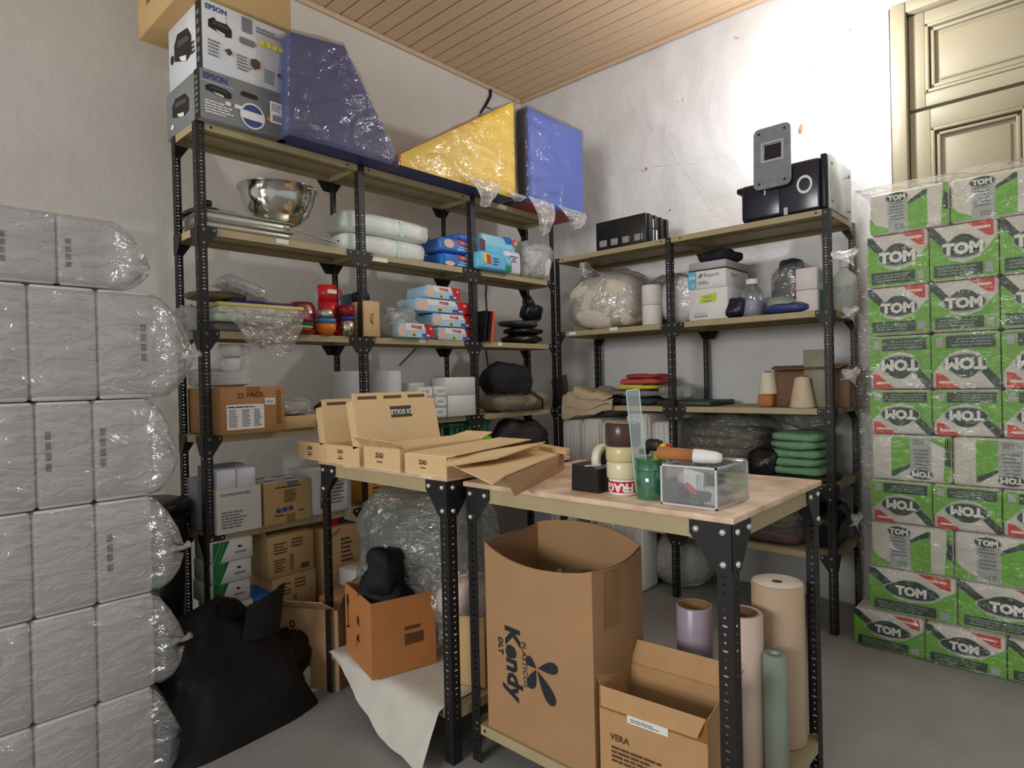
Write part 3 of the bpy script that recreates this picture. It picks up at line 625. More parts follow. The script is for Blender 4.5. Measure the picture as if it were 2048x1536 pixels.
def hang(a, b):
    W = .38*(1-.55*b)+.02; s_ = noise.fractal(Vector((a*4, b*4, 2.2)), 1.0, 2.0, 4)
    return (-.19+W*a+.2*b*.55+.0, -.012-.035*math.sin(b*2.2)+.03*s_*(.3+b), .03-.215*b*(1-.35*abs(a-.75)))
q = MB(); q.grid(hang, 26, 20, FILM('crinkled bag film', (.86, .86, .86), .16, .2, .12, 16.0, 1.0, (.7, .7, .72))); q.build('bag_film', o)
q = MB(); q.blob((0, 0, 0), .17, .15, .11, FILMW, seed=12, amp=.03); single('clear_bag', 'crumpled grey plastic bag at the left end of the third shelf', 'bag', q, (-2.40, .13, Z))
# red cups and bowls
def cup(t, prof, mat, name='cup', seg=24, at=(0,0,0)):
    q = MB(); q.lathe(prof, at, mat, seg); return q.build(name, t)
def mugprof(r, h, ft=.85): return [(0, 0), (r*ft, 0), (r, h), (r-.003, h), (r*ft-.003, .004), (0, .004)]
def at3(u, v, y): p = aY(u, v, y); return p.x
xr = at3(614, 640, .08)
t = thing('red_container', 'clear red tinted plastic container standing upside down on the third shelf', 'container', (xr, .13, Z))
cup(t, [(.082, 0), (.075, .1), (.066, .15), (.05, .168), (0, .17), (0, .166), (.048, .164), (.063, .148), (.072, .1), (.079, 0)], FILM('red tinted plastic', (.9, .62, .62), .12, .1, .1, 3.0, .1, (.8, .2, .25))); cup(t, [(.06, .148), (.052, .168), (0, .1715), (0, .17), (.05, .166)], REDD, 'base')
for k, (z, m, r, lab) in enumerate(((0, REDD, .085, 'dark red plate at the bottom of the small plate stack'), (.02, M('lime plate', (200, 225, 120), .4, var=0), .07, 'pale lime plate in the small plate stack'), (.036, M('teal plate', (40, 110, 105), .4, var=0), .075, 'teal plate in the small plate stack'), (.056, M('coral plate', (200, 60, 64), .4, var=0), .07, 'coral red plate on top of the small plate stack'))):
    q = MB(); q.lathe([(0, 0), (r*.7, 0), (r, .012), (r, .016), (r*.7, .005), (0, .005)], (0, 0, 0), m, 24); single('small_plate', lab, 'plate', q, (at3(602, 660, -.01)+.0, .02, Z+z), 0, 'stacked coloured plates')
RX = [(648, 0, .055, .05, 'lowest of the stacked red mugs behind the orange bowl'), (664, 0, .12, .05, 'red mug behind the silver cup'), (655, .086, .07, .048, 'middle red mug of the tall stack'), (655, .172, .07, .048, 'topmost red mug with a white sticker')]
for u, dz, y, r, lab in RX:
    t = thing('red_mug', lab, 'mug', (at3(u, 620, y), y, Z+dz+(0 if dz else 0)), 0, 'stacked red mugs'); cup(t, mugprof(r, .085, .92), RED)
    q = MB(); q.tube([(r-.003, -.01, .07), (r+.022, -.014, .066), (r+.026, -.014, .04), (r+.016, -.012, .022), (r-.005, -.01, .02)], .006, RED, 8); q.build('handle', t)
    if dz > .1: q = MB(); q.box(-.022, .026, -r-.001, -r+.012, .04, .06, PAPER); q.build('sticker', t)
x = at3(656, 660, -.01)
t = thing('bowl_small', 'orange bowl under the blue bowl at the shelf front', 'bowl', (x, .01, Z)); t.name = 'small_bowl'; cup(t, [(0, 0), (.03, 0), (.048, .025), (.052, .055), (.049, .055), (.044, .027), (0, .004)], M('orange plastic', (215, 120, 40), .35, var=.05), 'bowl')
t = thing('small_bowl', 'blue rimmed bowl nested in the orange bowl', 'bowl', (x, .01, Z+.0565)); cup(t, [(0, 0), (.045, 0), (.054, .022), (.051, .022), (.042, .003), (0, .003)], M('blue plastic', (60, 130, 190), .35, var=.05), 'bowl')
t = thing('metal_cup', 'short brushed metal cup standing on the blue rimmed bowl', 'cup', (x, .01, Z+.08)); cup(t, mugprof(.04, .045, .95), ALU)
x = at3(698, 660, -.01)
t = thing('metal_cup', 'tapered silver cup next to the shelf post', 'cup', (x, .01, Z)); cup(t, mugprof(.042, .075, .72), STEEL)
t = thing('blue_cup_lid', 'dark blue round lid between the silver cup and the red mug above it', 'lid', (x, .01, Z+.0765)); cup(t, [(0, 0), (.041, 0), (.043, .02), (0, .022)], M('dark blue plastic', (36, 52, 130), .35, var=0), 'lid')
t = thing('red_mug', 'dark red cup on the blue lid above the silver cup', 'mug', (x, .01, Z+.0995), 0, 'stacked red mugs'); cup(t, mugprof(.042, .055, .9), REDD)
x = at3(706, 600, .12)
t = thing('teal_caddy', 'dark teal box with light blue label behind the post', 'box', (x-.03, .1, Z+.175)); t.location.z = Z+.0; q = MB(); q.rbox(0, .1, 0, .1, 0, .235, TEAL, .008, 2); q.build('box_body', t); prints([('r',.42,.88,.6,.92,LBLUE)], .1, .235, 'F', t)
# second bay
l, w, h = lfit(727, 759, 602, -.012, Z)
carton('narrow_carton', 'tall narrow tan carton marked TOP beside the post', 'carton', (l[0], -.012, Z), w, .2, h, CARDL, F=[('t','TOP',.45,.5,.16,INK,-90,.02)])
q = MB(); q.blob((0, 0, 0), .09, .1, .055, BLACK, seed=5, amp=.012); single('black_gadget', 'small black item lying on the carton marked TOP', 'gadget', q, (l[0]+.05, .09, Z+h+.003))
q = MB(); q.blob((0, 0, 0), .2, .16, .09, COTTON, seed=15, amp=.02); o = thing('clear_bag', 'clear bag with pale contents between the TOP carton and the wipes', 'bag', (at3(800, 650, .08), .1, Z)); q.build('contents', o); q = MB(); q.blob((.0, 0, 0), .22, .18, .185, FILMW, seed=18, amp=.035, p=2.4); q.build('bag_film', o)
HUG = M('light blue wipes print', (176, 208, 232), .35, var=.06)
def hug(loc, w, h, lab, seed, mt=HUG):
    softpack('wipes_pack', lab, 'pack', loc, w, .2, h, mt, group='red and blue baby wipes packs', seed=seed, r=.02, F=[('p',[(.0,.06),(.74,.06),(.76,.55),(.7,.95),(0,.95)],HUG), ('p',[(.18,.95),(.7,.95),(.75,.6),(.2,.5)],PAPER), ('p',[(.72,.95),(.99,.9),(.99,.06),(.76,.06),(.78,.55)],RED), ('t','HUGGIES',.5,.72,.27,RED,-3,.05,.8), ('o',.1,.45,.12,.34,BABY), ('o',.42,.24,.055,.16,PYEL), ('o',.42,.2,.03,.09,INKB), ('p',[(.66,.32),(.88,.3),(.88,.1),(.66,.1)],M('violet print',(80,80,170),.5,var=0)), ('r',.78,.86,.14,.26,PAPER), ('p',[(.86,.66),(.9,.76),(.95,.64),(.9,.56)],BABY)])
for k, (u0, u1, v, lab) in enumerate(((878, 951, 653, 'bottom baby wipes pack of the tall stack by the post'), (868, 950, 620, 'second baby wipes pack from the bottom of the tall stack'), (835, 940, 587, 'third baby wipes pack from the bottom of the tall stack'), (855, 922, 558, 'topmost pale baby wipes pack on the tall stack'))):
    l, w, h = lfit(u0, u1, v, .042, Z); hug((l[0]-.01, .042, Z+k*.0815), w, .08, lab, 50+k)
l, w, h = lfit(797, 872, 640, -.03, Z); hug((l[0], -.03, Z), w-.02, .085, 'separate baby wipes pack lying left of the tall wipes stack', 60, M('grey blue wipes pack', (150, 185, 195), .3, var=.12))
# third bay: black folders, an orange one, a black bag
x = at3(985, 650, -.02)
for k, (dx, m, lab) in enumerate(((-.075, BAGP, 'black plastic folder standing upright left of the orange folder'), (-.035, BAGP, 'second black plastic folder standing against the orange folder'), (.0, M('orange folder', (240, 84, 40), .4, var=.04), 'bright orange folder standing upright among black folders'))):
    q = MB(); q.prism([(0, 0, 0), (.022, 0, 0), (.05, 0, .19), (.03, 0, .19)], (0, .2, 0), m); single('plastic_folder', lab, 'folder', q, (x+dx-.02, -.03+.006*k, Z+.0), 0, 'upright plastic folders')
q = MB(); q.blob((0, 0, 0), .3, .22, .06, BAGP, seed=22, amp=.015); single('black_pouch', 'flat black plastic pouch, lowest on the right of the orange folder', 'bag', q, (-.235, .11, Z), 0, 'flat black pouches')
q = MB(); q.blob((0, 0, 0), .29, .21, .05, BAGP, seed=25, amp=.015); single('black_pouch', 'second flat black plastic pouch, under the knotted black bag', 'bag', q, (-.225, .115, Z+.062), .06, 'flat black pouches')
q = MB(); q.blob((0, 0, 0), .28, .2, .05, M('dark grey pouch', (66, 66, 66), .35, var=.15, bump=.4, bscale=25), seed=26, amp=.015); single('black_pouch', 'dark grey plastic pouch on top of the flat pouches', 'bag', q, (-.26, .115, Z+.114), -.05, 'flat black pouches')
q = MB(); q.blob((0, 0, 0), .15, .13, .12, BAGP, seed=29, amp=.025); q.tube([(0, 0, .11), (.005, 0, .14), (-.02, .01, .17), (-.05, .0, .185)], [.025, .012, .016, .004], BAGP); single('black_bag', 'knotted small black plastic bag on top of the pouches', 'bag', q, (-.13, .1, Z+.166))

# --- fourth shelf
Z = ZL[3]+E3
carton('moving_carton', 'brown carton marked 25 PACK with a white shipping list, on the fourth shelf', 'carton', (-2.372, -.065, Z), .295, .33, .205, M('carton 25', (176, 132, 86), .8, var=.05), rz=.03, tape=.2,
    F=[('t','25 PACK',.46,.82,.16,INKB,2,.015), ('r',.09,.66,.1,.63,PAPER), ('l',.11,.64,.55,.6,1,INK), ('l',.12,.26,.15,.53,9,INKG), ('l',.32,.45,.15,.53,9,INKG), ('l',.5,.62,.15,.53,9,INKG), ('r',.67,.84,.6,.75,PAPER), ('bar',.69,.82,.64,.70,9,INKG)]+[('ring',.9,.86-.13*i,.035,.05,.7,INKB) for i in range(6)]+[('r',.86,.94,.925-.13*i,.93-.13*i,INKB) for i in range(6)], L=[('r',.62,.66,.1,.9,INKB)])
zt = Z+.2075
px, py = -2.26, .11
for k in range(7):
    r = .098 if k < 5 else .082
    q = MB(); q.lathe([(0, 0), (r*.6, 0), (r*.7, .004), (r, .012), (r, .0145), (r*.68, .0065), (0, .004)], (0, 0, 0), PORC, 32)
    single('white_plate', ['lowest', 'second', 'third', 'fourth', 'fifth', 'sixth, smaller', 'topmost, smaller'][k]+' white plate of the stack on the 25 PACK carton', 'plate', q, (px+(.002*(k % 3)), py-.002*(k % 2), zt+.0085*k), 0, 'stacked white plates')
zc = zt+.0085*6+.0165
def mug(lab, x, y, z, ha, tilt=0):
    t = thing('white_cup', lab, 'cup', (x, y, z), ha, 'stacked white cups'); q = MB()
    q.T = Matrix.Rotation(tilt, 4, 'Y'); q.lathe([(0, 0), (.03, 0), (.042, .012), (.05, .035), (.0525, .062), (.05, .062), (.047, .035), (.039, .014), (0, .005)], (0, 0, 0), PORC, 28); q.build('cup', t)
    q = MB(); q.T = Matrix.Rotation(tilt, 4, 'Y'); q.tube([(.047, 0, .052), (.07, 0, .053), (.08, 0, .038), (.072, 0, .02), (.046, 0, .016)], .0055, PORC, 8); q.build('handle', t)
mug('lower white cup of two standing on the plate stack', px+.01, py-.01, zc, -.9)
mug('upper white cup with its handle to the right, under the hanging bag', px+.012, py-.012, zc+.063, -.25, 0)
q = MB(); q.rbox(0, .18, 0, .14, 0, .085, FILMW, .03, 3); o = thing('wrapped_plates', 'plastic wrapped stack of white dishes at the back of the 25 PACK carton', 'dishes', (-2.375, .17, zt)); q.build('plastic_wrap', o)
for k in range(4): MB().lathe([(0, 0), (.045, 0), (.062, .01), (.062, .013), (0, .006)], (.09, .07, .004+.014*k), PORC, 20).build('dish', o)
x = at3(590, 840, .02)
o = thing('wrapped_plates', 'clear bag of white plates right of the 25 PACK carton', 'dishes', (x+.005, .06, Z+.065))
for k in range(5): MB().lathe([(0, 0), (.05, 0), (.075, .01), (.075, .013), (0, .006)], (0, 0, .004+.011*k), PORC, 24).build('dish', o)
q = MB(); q.blob((0, 0, 0), .185, .17, .08, FILMW, seed=31, amp=.014); q.build('plastic_wrap', o)
carton('small_carton', 'small tan carton under the bagged plates on the fourth shelf', 'carton', (x-.075, -.015, Z), .17, .16, .062, CARDL)
x = at3(650, 790, .1)
q = MB(); q.blob((0, 0, 0), .17, .12, .05, REDD, seed=33, amp=.015); single('red_bundle', 'dark red plastic bundle behind the mailer boxes', 'bundle', q, (x-.03, .07, Z+.0), 0)
q = MB(); q.tube([(0, 0, 0), (.05, 0, .02), (.12, 0, .0), (.17, 0, -.03)], [.015, .03, .028, .008], M('maroon sole', (62, 30, 34), .5, var=.1), 10); single('maroon_slipper', 'maroon oval item leaning over the dark red bundle', 'slipper', q, (x-.08, .06, Z+.085))
def paper_roll(lab, x, y, z, r, h, mat, group, core=.012, cat='roll', nm='paper_roll', cm=CARDD, rz=0):
    t = thing(nm, lab, cat, (x, y, z), rz, group); q = MB(); q.lathe([(core, 0), (r-.003, 0), (r, .004), (r, h-.004), (r-.003, h), (core, h), (core, 0)], (0, 0, 0), mat, 36); q.build('roll', t)
    q = MB(); q.lathe([(core, .001), (core, h-.001), (core*.86, h-.001), (core*.86, .001), (core, .001)], (0, 0, 0), cm, 20); q.build('core', t); return t
for (u, lab) in ((696, 'left white roll with a towel, standing at the back of the fourth shelf'), (766, 'right white roll standing at the back of the fourth shelf')):
    x = at3(u, 740, .17); paper_roll(lab, x, .15, Z, .088, .275, M('white crepe roll', (212, 214, 214), .8, var=.04, bump=.2, bscale=50), 'white paper rolls on the fourth shelf')
q = MB(); q.blob((0, 0, 0), .27, .2, .125, M('blue gloves film', (70, 150, 220), .35, var=.2, bump=.5, bscale=22), seed=36, amp=.02); single('blue_bag', 'blue translucent bag lying behind the mailer box lids', 'bag', q, (at3(775, 790, .05), .0, Z))
BX = M('white medicine box', (214, 214, 210), .5, var=.03)
def sbox(lab, u0, u1, vt, yf, z, dd, grp, h=None, m=BX, F=None):
    l, w, hh = lfit(u0, u1, vt, yf, z)
    return carton('small_box', lab, 'box', (l[0], yf, z), w-.003, dd, h or hh, m, group=grp, F=F if F is not None else [('r',.08,.92,.2,.8,PAPER), ('l',.2,.8,.4,.72,3,INKG), ('o',.1,.22,.04,.06,INK)])
g = 'small white boxes on the fourth shelf'
sbox('small white box, bottom left of the box stack on the fourth shelf', 844, 869, 810, -.035, Z, .1, g, .058); sbox('small white box, bottom right of the small boxes in the stack', 870, 894, 810, -.035, Z, .1, g, .058)
sbox('small white box, middle row left', 826, 842, 786, -.03, Z+.0595, .1, g, .06); sbox('small white box, middle row centre', 843, 869, 786, -.035, Z+.0595, .1, g, .06); sbox('small white box, middle row right beside the large box', 870, 894, 786, -.035, Z+.0595, .1, g, .06)
sbox('small white box, top row left, on the middle row', 836, 866, 762, -.03, Z+.121, .1, g, .058); sbox('small white box, top row right, on the middle row', 867, 896, 762, -.03, Z+.121, .1, g, .06)
sbox('large plain white box, bottom of two at the post', 896, 952, 790, -.035, Z, .12, 'large white boxes', .125, F=[]); sbox('large plain white box, top of two at the post', 890, 951, 748, -.035, Z+.1265, .12, 'large white boxes', .105, F=[])
q = MB(); q.rbox(0, .12, 0, .1, 0, .085, BX, .004, 1); single('small_box', 'white box standing at the back behind the small boxes', 'box', q, (at3(820, 740, .15)-.02, .14, Z+.12), 0, g)
q = MB(); q.rbox(0, .16, 0, .11, 0, .118, BX, .004, 1); single('small_box', 'white box at the back, under the other rear box', 'box', q, (at3(820, 740, .15)-.03, .135, Z), 0, g)
q = MB(); q.blob((0, 0, 0), .42, .24, .25, M('black velour', (30, 30, 31), .8, var=.2, bump=.3, bscale=30), seed=40, amp=.03, p=2.5); single('black_bundle', 'big black rounded cloth bundle in the third bay, beside the white boxes', 'bundle', q, (-.41, .1, Z+.075))
PAPB = M('brown wrapping paper', (140, 126, 104), .8, var=.1, bump=.3, bscale=18)
o = thing('paper_bundle', 'grey brown soft bundle with a black strap, wrapped in film at the shelf front', 'bundle', (-.345, .07, Z)); q = MB(); q.blob((0, 0, 0), .6, .26, .115, PAPB, seed=43, amp=.03, p=2.6); q.build('bundle', o)
q = MB(); q.blob((-.13, -.02, 0), .34, .27, .125, FILMD, seed=44, amp=.02, p=3); q.build('plastic_wrap', o); q = MB(); q.tube([(.02, .0, .135), (.05, -.1, .118), (.085, -.155, .07), (.09, -.15, .01)], [.006, .01, .01, .006], BLACK); q.build('strap', o)
q = MB(); q.grid(lambda a, b: (.0+.11*a+.02*math.sin(b*3), .04*math.sin(a*3.1)-.0, .21*b*(1-.12*a*(1-a))+.03*a*b), 12, 10, M('brown paper bag', (126, 100, 70), .8, var=.12, bump=.2, bscale=30)); q.grid(lambda a, b: (.11*a+.02*math.sin(b*3), .06-.02*math.sin(a*3.1), .2*b+.03*a*b), 12, 10, M('brown paper bag', None)); single('brown_paper_bag', 'brown paper bag standing in the corner behind the linen', 'bag', q, (.06, .04, Z+.0))

# --- fifth shelf
Z = ZL[4]+E3
l, w, h = lfit(428, 522, 975, -.02, Z)
t = carton('glove_carton', 'white carton with blue heading and printed lines, open, on the fifth shelf', 'carton', (l[0]+.004, -.03, Z), w-.01, .24, .195, M('off white carton', (214, 214, 206), .7, var=.03), open_top=True, group=None,
    F=[('t','BLUE NITRILE DISPOSABLE',.42,.86,.08,INKBL,0,.02,.72), ('l',.1,.72,.1,.5,6,INKG)])
for k in (0, 1): sb = carton('small_box', ['left', 'right'][k]+' white box sticking out of the open white carton', 'box', (l[0]+.012+k*(w-.03)/2, -.018, Z+.008), (w-.04)/2, .1, .265, M('white inner box', (208, 210, 224), .5, var=.02), group='boxes in the open white carton')
for k in (0, 1): sb = carton('small_box', ['left', 'right'][k]+' rear grey blue box in the open white carton', 'box', (l[0]+.012+k*(w-.03)/2, .09, Z+.008), (w-.04)/2, .1, .275, M('grey blue box', (120, 124, 140), .5, var=.02), group='boxes in the open white carton')
q = MB(); q.rbox(0, .07, 0, .12, 0, .23, M('grey pack', (150, 150, 156), .5, var=.06), .004, 1); single('grey_box', 'greyish box at the left end of the fifth shelf behind the post', 'box', q, (-2.405, .12, Z))
l, w, h = lfit(526, 622, 962, -.02, Z)
t = carton('supply_carton', 'tan carton with printed lines and three blue symbols, on the fifth shelf', 'carton', (l[0], -.025, Z), w-.006, .22, h, CARDT, rz=.0, open_top=True,
    F=[('r',.48,.72,.9,1,INKG), ('l',.24,.8,.84,.9,1,INK), ('l',.42,.74,.48,.8,7,INKB), ('r',.24,.34,.26,.36,INKBL), ('r',.37,.47,.27,.37,INKBL), ('r',.5,.6,.28,.38,INKBL), ('r',.46,.64,0,.2,CARDD), ('l',.2,.44,.16,.22,1,INKB), ('l',.72,.88,.22,.27,1,INKB)])
for k in range(4): sb = carton('tissue_box', ['front left', 'front right', 'rear left', 'rear right'][k]+' pale box packed inside the tan carton', 'box', (l[0]+.008+(k % 2)*(w-.03)/2, -.017+(k//2)*.1, Z+.008), (w-.036)/2, .095, h-.004, M('pale pack', (190, 200, 204), .5, var=.08), group='boxes in the tan carton', T=[('l',.1,.9,.2,.8,3,INKG)])
l, w, h = lfit(622, 700, 945, -.02, Z)
carton('white_carton', 'white carton with a black vertical print, right of the tan carton', 'carton', (l[0], -.022, Z), w, .25, h+.015, M('bright white carton', (222, 222, 224), .6, var=.02), r=.012, F=[('t','MEDICAL',.24,.42,.09,INK,90,.03,1.5), ('l',.45,.85,.2,.75,7,INKG), ('r',.93,1,0,1,PGREY)])
l, w, h = lfit(735, 800, 955, .0, Z)
carton('orange_carton', 'ochre carton with a white barcode label, in the second bay of the fifth shelf', 'carton', (l[0], -.01, Z), w+.03, .24, .17, CARDY, F=[('r',.4,.68,.7,.92,PAPER), ('bar',.44,.64,.74,.86,9,INK), ('l',.1,.3,.3,.85,4,INKB), ('ring',.7,.4,.16,.18,.85,INKB)])
q = MB(); q.rbox(0, .18, 0, .15, 0, .16, WHITE, .006, 1); single('first_aid_box', 'white box with a red diagonal stripe, behind the workbench post', 'box', q, (-1.19, .0, Z)); prints([('p',[(.1,.1),(.3,.1),(.8,.9),(.6,.9)],PRED)], .18, .16, 'F', bpy.data.objects['first_aid_box'])
x = at3(940, 870, -.01)
t = thing('green_crate', 'dark green plastic crate at the front of the fifth shelf', 'crate', (x-.12, .045, Z)); q = MB(); GC = M('dark green plastic', (30, 110, 74), .4, var=.05)
q.box(0, .34, 0, .22, 0, .01, GC); q.rbox(-.01, .35, -.01, .23, .36, .385, GC, .004, 1)
for a in range(8): q.box(.01+.045*a, .03+.045*a, 0, .008, .01, .36, GC); q.box(.01+.045*a, .03+.045*a, .212, .22, .01, .36, GC)
q.build('crate', t)
t = thing('lime_tray', 'bright lime green scoop tray hooked over the dark crate front', 'tray', (x-.13, -.09, Z+.29)); q = MB(); q.T = Matrix.Rotation(.1, 4, 'Y'); q.rbox(0, .24, 0, .07, 0, .03, LIME, .01, 2); q.rbox(.2, .29, .01, .06, -.01, .01, LIME, .006, 2); q.build('tray', t)
DK = M('dark plastic bundle', (52, 50, 47), .4, var=.25, bump=.5, bscale=18)
q = MB(); q.blob((0, 0, 0), .5, .25, .36, DK, seed=51, amp=.04); single('dark_bundle', 'dark plastic covered bundle filling the corner of the fifth shelf', 'bundle', q, (-.3, .11, Z))

# --- lowest shelf
Z = ZL[5]+E3
g = 'green and white boxes on the lowest shelf'
for k in (0, 1, 2):
    l, w, h = lfit(424, 502-2*(1-k), 1100, -.03, Z); carton('wipe_box', ['lowest', 'middle', 'topmost'][k]+' green and white striped box of three by the black bag', 'box', (l[0], -.03-.004*k, Z+.145+.093*k), w, .2, .09, WHITE, rz=.02*(2-k), group=g,
        F=[('p',[(0,0),(.16,0),(.42,1),(0,1)],M('green stripe',(20,120,60),.5,var=0))]+[('p',[(.0+.09*i,0),(.012+.09*i,0),(.2+.09*i,1),(.185+.09*i,1)],M('light green stripe',(120,190,130),.5,var=0)) for i in range(2)]+[('p',[(.6,.66),(.66,.72),(.74,.62),(.66,.58)],INK), ('l',.55,.9,.3,.46,1,INKG)])
l, w, h = lfit(476, 512, 1140, -.03, Z)
for k in (0, 1): carton('blue_box', ['lower', 'upper'][k]+' blue and white box right of the green striped boxes', 'box', (-2.23+.0, -.03, Z+.07*k), .12, .2, .068, PBLUE, group='blue and white boxes', F=[('r',.1,.9,.15,.3,PAPER), ('r',.1,.9,.6,.8,PAPER), ('l',.2,.8,.35,.55,1,PAPER)])
carton('wipe_box', 'white box lying under the striped boxes at the shelf end', 'box', (-2.395, -.03, Z), .16, .2, .14, WHITE, group=g)
l, w, h = lfit(545, 636, 1090, -.03, Z)
CB = [('l',.12,.42,.55,.85,4,INKB), ('l',.5,.78,.65,.9,3,INKB), ('l',.12,.36,.12,.45,5,INKB), ('r',.46,.54,.12,.52,CARDD), ('r',.7,.88,.1,.22,INKB)]
carton('stock_carton', 'tan printed carton, lower of two stacked on the lowest shelf', 'carton', (l[0], -.02, Z), w-.01, .24, .20, CARDT, group='stacked tan cartons', F=CB, tape=.2, tmat=M('clear tape', (210, 180, 120), .15, var=0))
carton('stock_carton', 'tan printed carton with raised flap, upper of two stacked on the lowest shelf', 'carton', (l[0]-.02, -.025, Z+.2015), w, .24, .19, CARDT, group='stacked tan cartons', F=CB, flaps=[('l',.1,65)])
l, w, h = lfit(642, 705, 1075, -.0, Z)
t = carton('stock_carton', 'pale tan carton with red lettering behind the workbench leg', 'carton', (l[0], .0, Z), w+.04, .22, .37, CARDL, F=[('l',.5,.85,.5,.85,6,INKB), ('t','FRAGIL',.4,.2,.09,RED,0,.03), ('t','CALZADO',.3,.9,.06,RED,30,.02)])
q = MB(); q.rbox(0, .08, 0, .06, 0, .055, RED, .008, 1); single('red_box', 'small red box on top of the pale tan carton', 'box', q, (l[0]+.04, .02, Z+.372))
q = MB(); q.rbox(0, .19, 0, .14, 0, .12, M('cream bag', (206, 200, 170), .6, var=.08), .02, 2); single('cream_pack', 'small cream pack on the floor beside the black bag', 'pack', q, (-2.24, -.2, .0))

# ================================================================== goods on the right shelving (fronts look to -x)
def rloc(u, v, x, z): p = aX(u, v, x); return (x, p.y, z)
Z = ZR[0]+E3
# black plastic crate with finger slots, lying on its side
l, w, h = rfit(1191, 1292, 447, .02, Z)
t = thing('black_crate', 'black plastic crate lying on its side on top of the right shelving', 'crate', l, RFACE); q = MB(); hh = .19
q.rbox(0, w, 0, .30, 0, hh, BLACK, .008, 2)
for a in range(4): q.rbox(w+.0, w+.012, .02+.075*a, .03+.075*a, 0.004, hh-.004, BLACK, .003, 1)
for a in range(5): q.box(-.001+w*.02+(w*.94)*a/4.3, w*.02+(w*.94)*a/4.3+.006, -.004, 0, .004, hh*.36, BLACK)
q.build('crate_body', t)
q = MB()
for a in range(4): q.rbox(w*.07+w*.232*a, w*.07+w*.232*a+w*.165, -.003, .01, .02, .065, M('pale grey opening', (150, 150, 148), .6, var=.05), .012, 2)
q.build('finger_slot', t, 'stuff')
prints([('r',.28,.36,.55,.85,PAPER), ('r',.28,.46,.06,.5,PAPER), ('l',.31,.42,.2,.3,1,INKG)], .3, hh, 'R', t, depth=w)
# printer with a round glass, dark glossy front
l, w, h = rfit(1482, 1654, 420, .0, Z)
t = thing('black_printer', 'black machine with a pale ring on its front, on top of the right shelving', 'machine', (l[0]+.0, l[1], Z), RFACE); hh = .285
GB = M('glossy black front', (24, 26, 44), .22, var=.1, spec=.6); dd = .40
q = MB(); q.rbox(.0, w*.5, 0, dd, 0, hh*.72, GB, .02, 3); q.rbox(w*.44, w-.03, .0, dd, 0, hh*.95, GB, .015, 3); q.rbox(-.035, .06, .02, dd-.1, hh*.60, hh*.72, GB, .012, 2); q.build('body', t)
q = MB(); q.rbox(w-.03, w, .0, dd, 0, hh, BLACK, .01, 2); q.build('side_rim', t)
q = MB(); q.rbox(w, w+.012, .02, dd+.02, 0, hh*.99, M('frosted side panel', (196, 202, 196), .25, var=.06, spec=.5), .004, 1); q.build('side_panel', t)
q = MB()
for a, b_ in ((.05, .04), (.05, hh-.05), (dd-.03, .04), (dd-.03, hh-.05)): q.lathe([(.009, 0), (.009, .004), (0, .005)], (w+.0125, a, b_), GREYC, 10, 'x')
q.build('screws', t, 'stuff')
prints([('ring',.76,.5,.088,.24*.7,.72,PAPER), ('r',.52,.565,.0,.14,M('grey sticker',(190,194,200),.5,var=0)), ('r',.29,.31,.45,.62,M('grey sticker',None))], w, hh, 'F', t)
q = MB(); q.rbox(w*.3, w*.72, .16, .32, hh*.95, hh*1.01, BLACK, .004, 1); q.rbox(w*.34, w*.68, .18, .3, hh*1.01, hh*1.05, PAPER, .003, 1); q.build('paper_lid', t)
# grey foam card leaning in front of the machine
p0_ = aX(1507, 385, -.03); p1_ = aX(1581, 365, -.03); FW = p0_.y-p1_.y; FH = .335
t = thing('foam_card', 'grey rounded foam plate with a rectangular hole, standing on the black machine', 'plate', (-.016, p0_.y, Z+.155), RFACE); t.rotation_euler = (-.04, .0, RFACE)
GF = M('grey foam', (132, 136, 142), .8, var=.12, scale=30, bump=.2)
q = MB(); n = 10; r = .03; out = []
for cx, cz, a0 in ((FW-r, FH-r, 0), (r, FH-r, 90), (r, r, 180), (FW-r, r, 270)):
    for k in range(5): a = math.radians(a0+k*22.5); out.append((cx+r*math.cos(a), cz+r*math.sin(a)))
x0, x1, z0, z1 = FW*.27, FW*.76, FH*.46, FH*.72; inn = []
for cx, cz in ((x1, z1), (x0, z1), (x0, z0), (x1, z0)): inn += [(cx, cz)]*5
for y in (-.012, 0):
    q.add([(a, y, b_) for a, b_ in out]+[(a, y, b_) for a, b_ in inn], [(i, (i+1) % 20, 20+(i+1) % 20, 20+i) for i in range(20)], GF)
for ring in (out, inn): q.add([(a, y, b_) for y in (-.012, 0) for a, b_ in ring], [(i, (i+1) % 20, 20+(i+1) % 20, 20+i) for i in range(20)], GF)
q.build('card', t)
q = MB(); m_ = M('pale foam rim', (176, 178, 180), .8, var=.05)
for a, b_, c_, e in ((x0-.012, x1+.012, z1, z1+.012), (x0-.012, x1+.012, z0-.012, z0), (x0-.012, x0, z0, z1), (x1, x1+.012, z0, z1)): q.box(a, b_, -.0145, -.012, c_, e, m_)
q.build('hole_rim', t)
q = MB(); q.box(x0, x1, .002, .006, z0, z1, GB); q.build('backing', t)
q = MB()
for a, b_ in ((r, r), (FW-r, r), (r, FH-r), (FW-r, FH-r)): q.lathe([(.007, -.0145), (.006, -.0125), (0, -.0125)], (a, 0, b_), INK, 10, 'y')
q.build('rivets', t, 'stuff')

